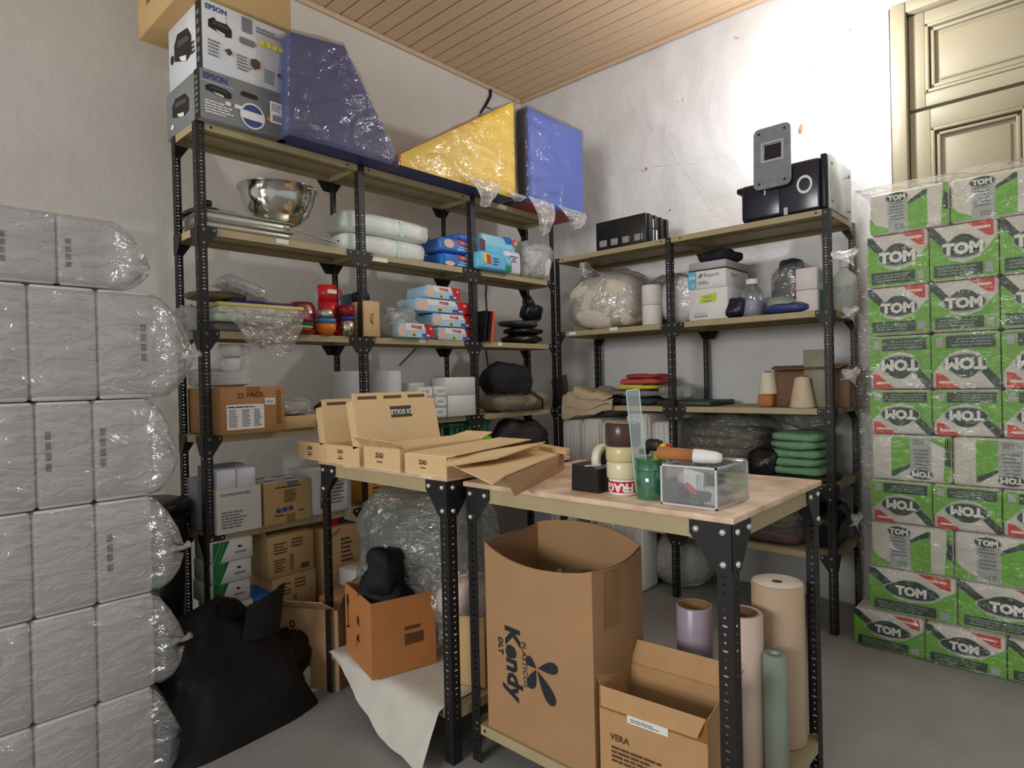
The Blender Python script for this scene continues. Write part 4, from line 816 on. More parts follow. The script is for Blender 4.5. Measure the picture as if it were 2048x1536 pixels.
Z = ZR[1]+E3
def rbag(name, label, cat, u0, u1, vt, xf, z, d, mat, seed, amp=.02, p=3, film=None, cname='contents', hs=1.0, fs=1.08, group=None, freq=9):
    l, w, h = rfit(u0, u1, vt, xf, z); o = thing(name, label, cat, (xf+d/2, l[1]-w/2, z), RFACE, group)
    q = MB(); q.blob((0, 0, 0), w*.96, d, h*hs, mat, seed=seed, amp=amp, p=p, freq=freq); q.build(cname, o)
    if film: q = MB(); q.blob((0, 0, 0), w*fs, d*1.05, h*1.03, film, seed=seed+1, amp=amp*.9, p=2.8, freq=7); q.build('bag_film', o)
    return o
o = rbag('wadding_bag', 'big clear bag stuffed with beige wadding at the left end of the right shelving', 'bag', 1122, 1262, 540, .02, Z, .4, WOOL, 61, .03, 3.4, FILMM, hs=.94, fs=1.03, freq=11)
q = MB(); q.grid(lambda a, b: (-.12+.24*a*(1-.3*b), -.16-.05*math.sin(b*2)+.02*math.sin(a*7), .36+.1*b-.05*a*b+.025*math.sin(a*5)), 12, 8, FILMM); q.build('loose_film', o)
o = rbag('wadding_bag', 'smaller clear bag of grey beige wadding behind the white rolls', 'bag', 1268, 1380, 553, .16, Z, .28, M('grey beige wadding', (176, 164, 154), .95, var=.12, bump=.6, bscale=26), 64, .035, 3, FILMM, hs=.95, fs=1.03, freq=7)
for k in (0, 1):
    p = aX(1295, 615, .02); paper_roll(('lower', 'upper')[k]+' white tissue roll of two stacked at the front of the second right shelf', .075, p.y, Z+.128*k, .062, .125, M('white tissue', (226, 222, 216), .85, var=.03), 'stacked tissue rolls', .02)
p = aX(1347, 612, .05)
o = thing('wrapped_plates', 'stack of white plates standing on edge in clear film behind the shelf post', 'dishes', (.12, p.y, Z), RFACE)
for k in range(5): MB().lathe([(0, 0), (.1, 0), (.148, .018), (.148, .022), (.1, .006), (0, .006)], (0, -.02+.016*k, .15), PORC, 28, 'y').build('dish', o)
q = MB(); q.blob((0, .02, 0), .32, .13, .305, FILMM, seed=66, amp=.012, p=2.3); q.build('plastic_wrap', o)
RP = [('t','Report',.62,.72,.32,INKG,0,.01), ('p',[(.27,.6),(.31,.82),(.41,.82),(.35,.6)],INKG), ('r',0,.22,.04,.98,M('sky blue print',(96,180,216),.5,var=0)), ('t','A4',.11,.66,.3,PAPER,0,.03), ('l',.27,.6,.22,.42,2,INKG), ('l',.08,.2,.12,.3,2,PAPER)]
l, w, h = rfit(1376, 1452, 545, .02, Z)
cb = carton('paper_box', 'white carton with a lime green handwritten-like label, lower of the paper boxes', 'carton', (.02, l[1], Z), w*1.02, .32, .185, WHITE, RFACE, F=[('p',[(.28,.52),(.72,.56),(.74,.84),(.32,.78)],M('lime label',(190,214,70),.5,var=0)), ('t','Global',.5,.72,.1,INKG,3,.02), ('t','Report',.5,.6,.1,INKG,3,.02), ('r',.15,.45,.2,.215,INKG), ('l',.15,.6,.08,.16,1,INKG)], group='stacked paper cartons')
carton('paper_box', 'white A4 paper carton with a blue corner print, upper of the paper boxes', 'carton', (.02, l[1], Z+.187), w*1.0, .32, .105, WHITE, RFACE, F=RP, R=[('t','Report',.35,.7,.3,INKG,0,.01)], group='stacked paper cartons')
q = MB(); q.rbox(0, w*.98, 0, .31, 0, .045, M('greyish lid', (176, 174, 178), .6, var=.05), .003, 1); single('box_lid', 'grey cardboard lid lying on the A4 paper carton', 'lid', q, (.03, l[1]-.0, Z+.3005), RFACE)
q = MB(); q.rbox(0, w*1.0, 0, .32, 0, .007, INK, .002, 1); single('black_sheet', 'thin black sheet between the A4 carton and the grey lid', 'sheet', q, (.025, l[1], Z+.2925), RFACE)
q = MB(); q.blob((0, 0, 0), w*.95, .24, .075, M('navy cloth', (30, 32, 44), .8, var=.2), seed=70, amp=.03); single('navy_cloth', 'dark navy cloth crumpled on top of the grey lid', 'cloth', q, (.2, l[1]-w*.5, Z+.346), RFACE)
p = aX(1464, 612, -.02); q = MB(); q.blob((0, 0, 0), .12, .11, .115, M('navy bag film', (26, 30, 50), .35, var=.2, bump=.4, bscale=20), seed=72, amp=.025); single('navy_bag', 'small navy blue plastic bag at the shelf front before the paper box', 'bag', q, (.065, p.y+.01, Z), RFACE)
def bottle(name, lab, u, v, x, z, r, h, mat, neck=.35, cap=None, fill=None, grp=None, lbl=None):
    p = aX(u, v, x); t = thing(name, lab, 'bottle', (x+r, p.y, z), RFACE, grp); q = MB(); s = h
    q.lathe([(0, 0), (r, .0), (r, s*.62), (r*.9, s*.7), (r*neck, s*.82), (r*neck, s*.9), (0, s*.9)], (0, 0, 0), mat, 24); q.build('bottle_body', t)
    q = MB(); q.lathe([(r*neck*1.15, s*.86), (r*neck*1.15, s), (0, s)], (0, 0, 0), cap or WHITE, 16); q.build('cap', t)
    if fill: q = MB(); q.lathe([(0, .003), (r*.95, .003), (r*.95, s*.42), (0, s*.42)], (0, 0, 0), fill, 20); q.build('liquid', t)
    if lbl: q = MB(); q.grid(lambda a, b: ((r+.0008)*math.sin((a-.5)*1.9), -(r+.0008)*math.cos((a-.5)*1.9), s*(.2+.3*b)), 10, 2, lbl); q.build('bottle_label', t)
    return t
bottle('clear_bottle', 'clear flask of pale liquid with a white cap, right of the navy bag', 1497, 610, .03, Z, .058, .215, CLEAR, .5, None, M('pale lilac liquid', (176, 178, 206), .1, var=0))
o = rbag('dark_bag', 'clear bag full of dark round items in front of the rough wall', 'bag', 1537, 1606, 527, .2, Z+.05, .2, M('dark charcoal items', (48, 52, 62), .6, var=.4, scale=18, bump=.5, bscale=14), 75, .03, 3, FILMM, hs=.82, fs=1.12)
q = MB(); q.blob((0, 0, .0), .13, .12, .1, M('dark charcoal items', None), seed=79, amp=.02); o2 = q.build('bag_top', o); o2.location = (0, 0, .19)
q = MB(); q.blob((0, 0, 0), .34, .2, .115, M('pale sage film', (150, 162, 150), .4, var=.1, bump=.4, bscale=18), seed=77, amp=.02); p = aX(1560, 620, .2); single('sage_bag', 'pale sage plastic bag under the bag of dark items', 'bag', q, (.28, p.y+.03, Z), RFACE)
q = MB(); q.blob((0, 0, 0), .24, .14, .055, NAVYF, seed=80, amp=.012); p = aX(1565, 632, .0); single('navy_towel', 'folded navy cloth at the shelf front left of the white boxes', 'towel', q, (.075, p.y+.0, Z+.0), RFACE)
for k in (0, 1):
    l, w, h = rfit(1590, 1633, 590, .035, Z); carton('white_tub_box', ('lower', 'upper')[k]+' plain white box of two stacked beside the right shelf post', 'box', (.05, l[1], Z+.118*k), w, .15, .116, M('pinkish white card', (222, 212, 212), .6, var=.02), RFACE, group='stacked white tub boxes', L=[], R=[('r',.2,1,.0,1,M('teal print',(40,120,110),.5,var=0))] if k == 0 else [('r',.2,1,.3,.9,M('pale blue print',(150,180,190),.5,var=0))])
bottle('white_jerrycan', 'pale green white plastic bottle with a label, beyond the right shelf post', 1683, 600, .3, Z, .062, .30, M('milky green plastic', (206, 214, 200), .4, var=.04), .34, WHITE, None, None, M('bottle label', (180, 190, 186), .5, var=.2, scale=60))

Z = ZR[2]+E3
# beige linen draped over the corner of the shelf: several soft folded layers
for k, (dy, sc, lab) in enumerate(((0, 1.0, 'lowest layer of beige linen cloth draped over the corner shelf front'), (.05, .9, 'middle layer of beige linen cloth draped at the corner'), (.12, .75, 'top folded beige linen cloth with hemmed edge at the corner'))):
    def dr(a, b, k=k, dy=dy, sc=sc):
        y = -.065-dy-.42*sc*a; x = .4-.47*b; s_ = noise.fractal(Vector((a*3+k*5, b*3, 1.7+k)), 1.0, 2.0, 3)
        z = Z+.008+.03*(3-k)*0+.022*k+.05*(1-a)**2+.018*s_
        lip = max(0, b-.82)/.18
        return (x+.0 if b < .82 else .0145-.025-.02*math.sin(lip*2)-.01*k, y, (z if b < .82 else z-lip*(.17-.05*k)*(1-.75*a)))
    q = MB(); q.grid(dr, 22, 24, LINEN); single('linen_cloth', lab, 'cloth', q, (0, 0, .02), 0, 'draped linen cloths')
x = .03
p = aX(1240, 800, .06)
for k, (dz, m, lab, wd) in enumerate(((.0, M('charcoal cloth', (52, 56, 64), .8, var=.15), 'charcoal cloth, lowest of the folded pile behind the ruler', .40), (.052, M('grey cloth', (128, 124, 122), .8, var=.1), 'grey cloth in the folded pile behind the ruler', .38), (.1, M('yellow cloth', (214, 204, 70), .7, var=.08), 'yellow cloth in the folded pile behind the ruler', .30), (.135, M('coral red cloth', (196, 84, 72), .7, var=.1), 'coral red cloth in the folded pile behind the ruler', .30), (.175, M('red cloth', (180, 60, 56), .7, var=.1), 'topmost red cloth of the folded pile', .24))):
    q = MB(); q.blob((0, 0, 0), wd, .26, (.05, .046, .034, .04, .028)[k], m, seed=90+k, amp=.01, p=4); single('folded_cloth', lab, 'cloth', q, (.22, -.53-.02*k, Z+dz), RFACE, 'folded coloured cloths')
q = MB(); q.rbox(0, .36, 0, .36, 0, .03, M('dark grey tray', (60, 64, 62), .5, var=.1), .006, 1); single('dark_tray', 'dark flat tray behind the shelf post, right of the cloth pile', 'tray', q, (.06, -.76, Z), RFACE)
q = MB(); q.blob((0, 0, 0), .2, .2, .1, FILMW, seed=97, amp=.03); single('clear_bag', 'crumpled clear film beside the coloured cloth pile', 'bag', q, (.22, -.82, Z+.031), RFACE)
# sewing things at the right end: open carton, thread cones, glass
def cone(lab, u, v, xf, z, r0, r1, h, mat):
    p = aX(u, v, xf); t = thing('thread_cone', lab, 'thread cone', (xf+r0, p.y, z), 0, 'cones of thread'); q = MB(); prof = [(0, 0), (r0*.98, 0)]
    for k in range(24): b = k/23; prof.append((r0+(r1-r0)*b+(.0012 if k % 2 else 0), .004+(h-.008)*b))
    prof += [(r1*.6, h), (0, h)]; q.lathe(prof, (0, 0, 0), mat, 28); q.build('thread', t); q = MB(); q.lathe([(r1*.4, h-.002), (r1*.42, h+.008), (r1*.3, h+.008), (r1*.3, h-.002)], (0, 0, 0), CARDD, 14); q.build('core', t)
cone('large cream thread cone at the front right of the third right shelf', 1597, 800, .0, Z, .064, .037, .165, M('cream thread', (214, 194, 168), .9, var=.08, bump=.5, bscale=120))
l, w, h = rfit(1544, 1696, 722, .14, Z)
t = carton('brown_machine_box', 'brown carton lying on its side behind the large thread cone', 'carton', (.16, l[1], Z), w, .26, .225, M('brown carton', (128, 96, 78), .8, var=.06), RFACE, flaps=[('f',.1,-10)])
cone('pale cone of yarn on a peg at the left of the brown carton', 1530, 790, .1, Z+.07, .05, .04, .125, M('pale yarn', (224, 214, 188), .9, var=.05))
q = MB(); q.rbox(0, .08, 0, .1, 0, .068, CARDO, .006, 1); single('small_brown_box', 'small brown box under the pale yarn cone', 'box', q, (.09, aX(1530, 790, .1).y+.04, Z), RFACE)
q = MB(); q.rbox(0, .13, 0, .02, 0, .31, M('grey green board', (140, 140, 118), .5, var=.1), .003, 1); single('grey_board', 'grey green board standing behind the right shelf post', 'board', q, (.1, -1.64, Z), RFACE)
bottle('glass_jar', 'small clear glass jar at the far right end of the third right shelf', 1690, 800, .2, Z, .042, .11, CLEAR, .7, BLACK)

Z = ZR[3]+E3
PKW = M('white crepe pack', (216, 212, 206), .85, var=.05, bump=.35, bscale=14, stretch=(5, 5, .4))
for k, (y0, w, h, xx, lab) in enumerate(((-.03, .16, .30, .02, 'white ribbed pack at the left end of the fourth right shelf'), (-.2, .15, .31, .02, 'second white ribbed pack on the fourth right shelf'), (-.36, .16, .30, .025, 'third white ribbed pack on the fourth right shelf'), (-.53, .17, .35, .06, 'tall white textured pack by the middle post'), (-.71, .17, .3, .08, 'cream textured pack right behind the middle post'))):
    t = thing('crepe_pack', lab, 'pack', (xx, y0, Z), RFACE, 'white crepe packs'); q = MB(); q.rbox(0, w, 0, .4, 0, h, PKW, .03, 3); q.build('pack_body', t)
    q = MB()
    for a in range(5): q.tube([(w*(.1+.2*a), -.002, .02), (w*(.12+.2*a), -.004, h*.5), (w*(.1+.2*a), -.002, h-.02)], .007, PKW, 6)
    q.build('ribs', t, 'stuff')
q = MB(); q.blob((0, 0, 0), .42, .3, .1, FILMD, seed=101, amp=.03); single('clear_bag', 'grey crumpled film lying on the white ribbed packs', 'bag', q, (.24, -.26, Z+.315), RFACE)
BRB = M('brown blanket', (108, 92, 80), .9, var=.15, scale=20, bump=.4, bscale=30)
o = thing('blanket_bag', 'clear zipped bag of folded brown blankets on the fourth right shelf', 'bag', (.25, -1.16, Z), RFACE)
for k in range(5): q = MB(); q.blob((0, 0, .0), .5-.015*k, .38, .06, BRB, seed=105+k, amp=.014, p=4); b = q.build('blanket_fold', o); b.location = (.004*k, 0, .052*k)
q = MB(); q.blob((0, 0, 0), .56, .46, .36, FILMD, seed=111, amp=.03, p=3.2); q.build('bag_film', o)
q = MB(); q.blob((0, 0, 0), .18, .2, .16, BAGP, seed=114, amp=.03); single('black_bag', 'shiny black plastic bag squeezed between the blankets and the green towels', 'bag', q, (.1, -1.42, Z), RFACE)
TOW = M('green towel', (116, 158, 122), .95, var=.12, scale=30, bump=.5, bscale=50)
for k in range(5):
    q = MB(); q.blob((0, 0, 0), .32-.012*k, .34, .052, TOW, seed=120+k, amp=.014, p=4); single('green_towel', ['lowest', 'second', 'third', 'fourth', 'topmost'][k]+' folded green towel of the pile by the right shelf post', 'towel', q, (.2, -1.60+.006*(k % 2), Z+.03+.046*k), RFACE, 'folded green towels')
q = MB(); q.blob((0, 0, 0), .4, .36, .03, M('charcoal towel', (70, 70, 66), .9, var=.15), seed=127, amp=.006, p=4); single('charcoal_towel', 'charcoal towel lying under the green towels', 'towel', q, (.2, -1.58, Z), RFACE)
q = MB(); q.blob((0, 0, 0), .3, .34, .2, FILMD, seed=128, amp=.03); single('clear_bag', 'dusty film bag behind the right post beside the green towels', 'bag', q, (.28, -1.63, Z+.27), RFACE)

Z = ZR[4]+E3
MRB = M('maroon blanket', (92, 66, 62), .7, var=.2, scale=12, bump=.3, bscale=20)
o = thing('blanket_bag', 'glossy bag of maroon and dark grey blankets on the lowest right shelf', 'bag', (.23, -1.36, Z), RFACE)
for k, m in enumerate((MRB, M('dark brown blanket', (80, 70, 66), .8, var=.2, bump=.3), BRB)): q = MB(); q.blob((0, 0, 0), .56, .42, .1, m, seed=130+k, amp=.014, p=4); b = q.build('blanket_fold', o); b.location = (0, 0, .095*k)
q = MB(); q.blob((0, 0, 0), .62, .45, .31, FILMD, seed=134, amp=.022, p=3.6); q.build('bag_film', o)
q = MB(); q.blob((0, 0, 0), .14, .38, .24, BAGP, seed=136, amp=.03); single('black_bag', 'black bin bag at the right end of the lowest right shelf', 'bag', q, (.24, -1.725, Z), RFACE)
for k, (y0, w, h, xx, lab) in enumerate(((-.03, .25, .30, .02, 'white ribbed pack, left on the lowest right shelf'), (-.3, .25, .31, .03, 'white ribbed pack on the lowest right shelf above the round sack'), (-.58, .26, .28, .05, 'white ribbed pack on the lowest right shelf behind the bench rail'))):
    q = MB(); q.rbox(0, w, 0, .4, 0, h, PKW, .03, 3); single('crepe_pack', lab, 'pack', q, (xx, y0, Z), RFACE, 'white crepe packs')
# under the right shelving, on the floor
o = thing('round_sack', 'round white sack wrapped in film on the floor under the right shelving', 'sack', (.28, -.80, 0), RFACE)
def sk(a, b):
    th = a*2*math.pi; ph = math.pi*(b-.5); r = .205*math.cos(ph)**.75*(1+.025*math.sin(th*14)*math.cos(ph)); return (r*math.cos(th)*1.05, r*math.sin(th)*.9, max(.0, .165+.175*math.sin(ph)))
q = MB(); q.grid(sk, 84, 18, COTTON, True); q.build('sack_body', o); q = MB(); q.blob((0, 0, 0), .46, .40, .35, FILMD, seed=139, amp=.02, p=2.4); q.build('plastic_wrap', o)
t = thing('white_bale', 'tall white pleated bale standing on the floor in front of the corner', 'bale', (-.06, -.36, 0), RFACE)
q = MB(); q.rbox(0, .35, 0, .2, 0, .66, PKW, .03, 3); q.build('bale_body', t); q = MB()
for a in range(9): q.tube([(.02+.038*a, -.003, .02), (.022+.038*a, -.006, .35), (.02+.038*a, -.003, .64)], .009, PKW, 6)
q.build('pleats', t, 'stuff')
t = thing('white_bale', 'second white pleated bale half hidden behind the open plastic carton', 'bale', (-.1, .0, 0), RFACE)
q = MB(); q.rbox(0, .33, 0, .1, 0, .67, PKW, .03, 3); q.build('bale_body', t); q = MB()
for a in range(8): q.tube([(.02+.04*a, -.003, .02), (.022+.04*a, -.006, .35), (.02+.04*a, -.003, .65)], .009, PKW, 6)
q.build('pleats', t, 'stuff')

# ================================================================== the pile of green and white paper packs by the door
PKB = M('white paper pack wrap', (212, 208, 200), .45, var=.04)
def oval(x, z, rx, rz, s): return [('o', x, z, rx*1.1, rz*1.12, PGREY), ('o', x, z, rx, rz, DGREEN), ('t', 'TOM', x, z-.01, s, PAPER, 0, .05)]
FRONT = [('p',[(0,.03),(0,.82),(.16,.66),(.3,.34),(.3,.03)],GREEN), ('p',[(1,.03),(1,.72),(.9,.6),(.74,.38),(.6,.03)],GREEN), ('p',[(.3,.03),(.3,.36),(.5,.3),(.74,.38),(.74,.03)],GREEN), ('p',[(.0,.98),(.07,.98),(.3,.66),(.2,.6),(.0,.84)],DGREEN), ('p',[(.58,.99),(.94,.99),(.94,.72),(.84,.74)],PRED), ('l',.66,.9,.84,.93,1,PAPER),
         ('o',.5,.56,.33,.2,PGREY), ('o',.5,.62,.2,.19,DGREEN), ('o',.5,.56,.31,.17,DGREEN), ('t','TOM',.5,.545,.27,PAPER,0,.06), ('r',.06,.78,.06,.28,DGREEN), ('l',.12,.72,.09,.25,3,M('sage print',(120,140,128),.5,var=0)), ('r',.82,.93,.08,.25,PGREY)]
SIDE = [('p',[(0,.04),(0,.42),(.08,.25),(.24,.12),(.24,.04)],GREEN), ('p',[(.5,.04),(.5,.66),(.7,.92),(.74,.92),(.74,.04)],GREEN), ('p',[(.46,.6),(.52,.72),(.7,.9),(.74,.9),(.74,.8)],DGREEN), ('r',.24,.5,.05,.8,PGREY), ('l',.27,.47,.28,.74,6,INKG), ('bar',.33,.46,.08,.2,9,INKG), ('o',.36,.84,.15,.12,PGREY), ('o',.36,.84,.14,.105,DGREEN), ('t','TOM',.36,.83,.16,PAPER,0,.05)]
_pk = {}
def tom(kind, y, z, w, h, flip, lab, dx=0.0):
    key = (kind, round(w, 3), round(h, 3), flip)
    if key not in _pk:
        t = thing('paper_pack', lab, 'paper pack', (dx, y, z), RFACE, 'green and white paper packs by the door'); q = MB(); q.rbox(0, w, 0, .3, 0, h, PKB, .014, 3); q.build('pack_body', t)
        it = FRONT if kind == 'F' else SIDE
        pr = prints(it, w, h, 'F', t)
        if flip:
            for v in pr.data.vertices: v.co.x = w-v.co.x; v.co.z = h-v.co.z
        if kind == 'S': pr2 = prints([('p',[(.90,.02),(.99,.02),(.99,.98),(.93,.98)],GREEN), ('p',[(.92,.4),(.99,.35),(.99,.7),(.94,.8)],DGREEN)], w, h, 'F', t, name='edge_print')
        _pk[key] = t; return t
    c = copy_tree(_pk[key]); c.location = (dx, y, z); c['label'] = lab; return c
ROWS = [(2.235, 2.032, 'S', 0, .325, -1.998), (2.03, 1.776, 'F', 0, .255, -1.985), (1.774, 1.54, 'F', 0, .255, -1.985), (1.537, 1.278, 'F', 1, .255, -1.985), (1.275, 1.06, 'F', 1, .255, -1.985), (1.057, .835, 'S', 1, .33, -1.985), (.832, .626, 'F', 1, .255, -1.98), (.623, .40, 'S', 0, .34, -1.975), (.398, .185, 'F', 0, .36, -1.965), (.183, .0, 'F', 0, .30, -1.90)]
ON = ['top', 'second', 'third', 'fourth', 'fifth', 'sixth', 'seventh', 'eighth', 'ninth', 'bottom']; CN = ['leftmost', 'second from left', 'third from left', 'fourth from left']
for i, (z1, z0, kd, fl, w, ys) in enumerate(ROWS):
    n = 3 if w > .29 else 4
    for k in range(n):
        lab = f"{'upside-down ' if fl else ''}green paper pack, {CN[k]} in the {ON[i]} row by the door"
        tom(kd, ys-k*(w+.004), z0, w-.002, z1-z0-.002, fl, lab, (-.03 if i == 9 else 0)+.004*((i+k) % 2))
o = thing('pallet_film', 'clear film bag around the pile of green and white paper packs', 'plastic film', (-.01, -1.97, 0))
def pf(a, b):
    z = 2.26*b+.0; y = .03-1.16*a; k = noise.fractal(Vector((a*5, b*9, 3.3)), 1.0, 2.0, 4); rowb = abs(math.sin(b*math.pi*10))
    return (-.035 if z < .19 else -.022) - .008*k - .006*rowb, y+.012*k, z
q = MB(); q.grid(lambda a, b: pf(a, b), 40, 70, FILMG)
q.grid(lambda a, b: (.32*a-.02, .035+.03*abs(math.sin(b*math.pi*10))*(1-.5*a)+.02*noise.noise(Vector((a*4, b*14, 8))), 2.26*b), 10, 70, FILMG)
q.grid(lambda a, b: (-.025+.34*b, .03-1.16*a, 2.262+.01*noise.noise(Vector((a*8, b*5, 2)))), 30, 8, FILMG); q.build('film', o)
q = MB()
for (zz, s_) in ((1.95, .10), (1.66, .05), (1.35, .06), (.62, .03)):
    q.grid(lambda a, b, zz=zz, s_=s_: (-.02-.05*b+.05*a, .035+s_*b+.01*math.sin(a*9), zz+(a-.5)*.13*(1-.7*b)+.02*math.sin(b*3+a*4)), 10, 6, FILMW)
q.build('loose_film', o)

# ================================================================== wall of wrapped white packs at the left
PKL = M('white napkin pack', (212, 206, 208), .6, var=.03, bump=.12, bscale=9)
GRB = M('grey brand print', (70, 68, 74), .6, var=.2, scale=70)
YS = -.35
ROWL = [(0, .322, (-2.745, -2.915, -3.085, -3.255)), (.322, .65, (-2.735, -2.91, -3.085, -3.26)), (.65, .99, (-2.735, -2.905, -3.075, -3.25)), (.99, 1.332, (-2.735, -2.905, -3.06, -3.23)), (1.332, 1.705, (-2.715, -2.885, -3.07, -3.245)), (1.706, 1.94, (-2.83, -2.99, -3.15))]
RN = ['bottom', 'second', 'third', 'fourth', 'fifth', 'topmost']
marks = {(1, 1): None, (2, 0): (.22, .3, .7), (3, 0): (.15, .35, .75), (3, 1): (.2, .35, .75), (4, 0): (.82, .35, .72), (5, 0): (.18, .25, .68), (5, 1): (.12, .25, .68), (2, 1): None}
for i, (z0, z1, xs) in enumerate(ROWL):
    for k, x1 in enumerate(xs):
        x0 = (xs[k+1]+.004) if k+1 < len(xs) else x1-.168; w = x1-x0
        t = thing('napkin_pack', f"white wrapped pack, {['rightmost', 'second from right', 'third from right', 'fourth from right'][k]} in the {RN[i]}{' row from floor' if 0 < i < 5 else ' row'} at left", 'pack', (x0, YS, z0), 0, 'white packs stacked at the left')
        q = MB(); h = z1-z0-.003; q.rbox(0, w, 0, .42, 0, h, PKL, .012, 3); q.build('pack_body', t)
        mk = marks.get((i, k))
        if mk: prints([('bar' if False else 'r', mk[0]-.04, mk[0]+.04, mk[1]+(mk[2]-mk[1])*a/4, mk[1]+(mk[2]-mk[1])*(a+.72)/4, GRB) for a in range(4)]+[('t','ELITE',mk[0],(mk[1]+mk[2])/2,.10,PAPER,-90,.02)] if False else [('r', mk[0]-.05, mk[0]+.05, mk[1]+(mk[2]-mk[1])*a/4, mk[1]+(mk[2]-mk[1])*(a+.75)/4, GRB) for a in range(4)], w, h, 'F', t)
    # the clear bag around this row, gathered to a tail on the right
    xr, xl = xs[0], -3.45; tail = (.075, .085, .09, .075, .125, .1)[i]; zm = (z0+z1)/2; hz = (z1-z0)/2+.004; nq = 40
    o = thing('row_film', f"clear plastic bag around the {RN[i]} row of white packs at the left", 'plastic film', (xr, YS, z0), 0, 'film bags around the white packs')
    def sl(a, b, i=i, xr=xr, tail=tail, hz=hz):
        th = a*2*math.pi; x = -.72+(.72+tail)*b if b < .001 else None
        L0 = .72; s_ = b*(L0+tail)-L0                          # <0 along the packs, >0 along the tail
        f = 1.0 if s_ < 0 else max(.06, math.cos(min(1, s_/tail)*1.5)**.75)
        e = .22 if s_ < 0 else .22+.5*min(1, s_/tail)
        sg = lambda v: math.copysign(abs(v)**e, v)
        k = noise.fractal(Vector((s_*5+i*9, math.cos(th)*1.5, math.sin(th)*1.5+i)), 1.0, 2.0, 4)
        wr = .007*abs(k)+(0 if s_ < 0 else .022*k*min(1, s_/tail*2)*f)
        y = .21+(.224+abs(wr))*sg(math.cos(th))*f; z = hz-.004+(hz-.002+min(0,wr))*sg(math.sin(th))*f-.04*max(0, s_/tail)*(1 if s_ > 0 else 0)
        return (s_+.012*math.sin(th*5+i)*max(0, s_/tail), min(y, .42) if s_ < 0 else .21*(1-min(1,s_/tail)*.9)*0+y-.19*min(1, s_/tail), max(z, .001))
    q = MB(); q.grid(sl, 64, 34, FILMM, True); q.build('film', o)
    if i in (1, 2, 4): q = MB(); q.tube([(tail-.02, .02, hz-.04), (tail+.015, .015, hz-.045), (tail+.035, .0, hz-.03)], [.012, .008, .014], FILMW, 7); q.build('knot', o)

# ================================================================== on the workbenches
MC = M('mailer kraft', (216, 182, 134), .8, var=.04, scale=30); MCI = M('mailer inside', (228, 198, 152), .8, var=.03)
SLOT = M('dark brown slot print', (98, 76, 58), .7, var=0)
ZB = HB2+.0015
def mailer(label, x, y, z, L, W, H, rz=0, lid=None, F=None, group='open kraft mailer boxes', text=None, lidw=None, lean=12):
    """tray with its short end to local -y; lid hinged along the local right long side"""
    t = thing('mailer_box', label, 'mailer box', (x, y, z), rz, group); k = .004; q = MB()
    q.box(0, W, 0, L, 0, k, MCI); q.box(0, W, 0, k, k, H, MC); q.box(0, W, L-k, L, k, H, MC); q.box(0, k, k, L-k, k, H, MC); q.box(W-k, W, k, L-k, k, H, MC); q.build('tray', t)
    prints([('t','ZAD',.45,.66,.26,INKB,0,.06), ('t','DISTRIB',.45,.42,.1,INKB,0,.02), ('o',.45,.3,.08,.05,INKB)] if F is None else F, W, H, 'F', t)
    if lid:
        lo = MB(); a = math.radians(lean); lh = lid; d = .045; dirv = Vector((-math.sin(a), 0, math.cos(a))); nrm = Vector((math.cos(a), 0, math.sin(a)))
        base = Vector((W, 0, H)); P = lambda l_, u, o_: tuple(base+dirv*u+nrm*o_+Vector((0, l_, 0)))
        def slab(l0, l1, u0, u1, o0, o1, m): lo.add([P(l0,u0,o0),P(l1,u0,o0),P(l1,u1,o0),P(l0,u1,o0),P(l0,u0,o1),P(l1,u0,o1),P(l1,u1,o1),P(l0,u1,o1)], [(0,3,2,1),(4,5,6,7),(0,1,5,4),(1,2,6,5),(2,3,7,6),(3,0,4,7)], m)
        slab(0, L, 0, lh, -.004, 0, MCI); slab(0, .004, 0, lh, -d, -.004, MC); slab(L-.004, L, 0, lh, -d, -.004, MC); lo.build('lid', t)
        fo = MB(); e = .03; lo = fo
        slab(.012, L-.03, lh, lh+e, -.012, -.008, MCI); slab(.02, L-.04, lh+e, lh+e+.004, -.03, -.008, MC); fo.build('lid_flap', t)
        pr = MB(); lo = pr
        for s in range(3): slab(L*(.08+.3*s), L*(.08+.3*s)+L*.22, lh+.006, lh+.02, -.008, -.0076, SLOT)
        pr.build('flap_print', t)
        if text:
            pr = MB(); lo = pr; slab(L*.42, L*.68, lh*.58, lh*.84, 0.0004, .0008, M('dark label', (70, 62, 58), .6, var=0))
            vs, fs = text_mesh(text, .03); S = lh*.15
            pr.add([P(L*.55-(0-a_)*S*-1, lh*.71-b_*S, .0014) for a_, b_ in vs], fs, PAPER); pr.build('lid_label', t)
    return t
# tray ends look to -x: local -y -> world -x, local x -> world -y
mailer('kraft mailer box with raised lid, leftmost on the workbench', -2.055, -.125, ZB, .44, .235, .078, RFACE, lid=.16, lean=10)
mailer('kraft mailer box with a raised lid carrying a dark upside-down label', -2.06, -.37, ZB, .43, .255, .078, RFACE, lid=.19, text='DI SOLLE', lean=14)
def flapbox(label, x, y, z, L, W, H, rz, fl):
    t = thing('mailer_box', label, 'mailer box', (x, y, z), rz, 'open kraft mailer boxes'); k = .004; q = MB()
    q.box(0, W, 0, L, 0, k, MCI); q.box(0, W, 0, k, k, H, MC); q.box(0, W, L-k, L, k, H, MC); q.box(0, k, k, L-k, k, H, MC); q.box(W-k, W, k, L-k, k, H, MC); q.build('tray', t)
    prints([('t','ZAD',.45,.62,.3,INKB,0,.06), ('t','DISTRIB',.45,.34,.12,INKB,0,.02)], W, H, 'F', t)
    for pts, m in fl: MB().prism(pts, (0, 0, .0035), m).build('flap', t)
    return t
H1 = .085
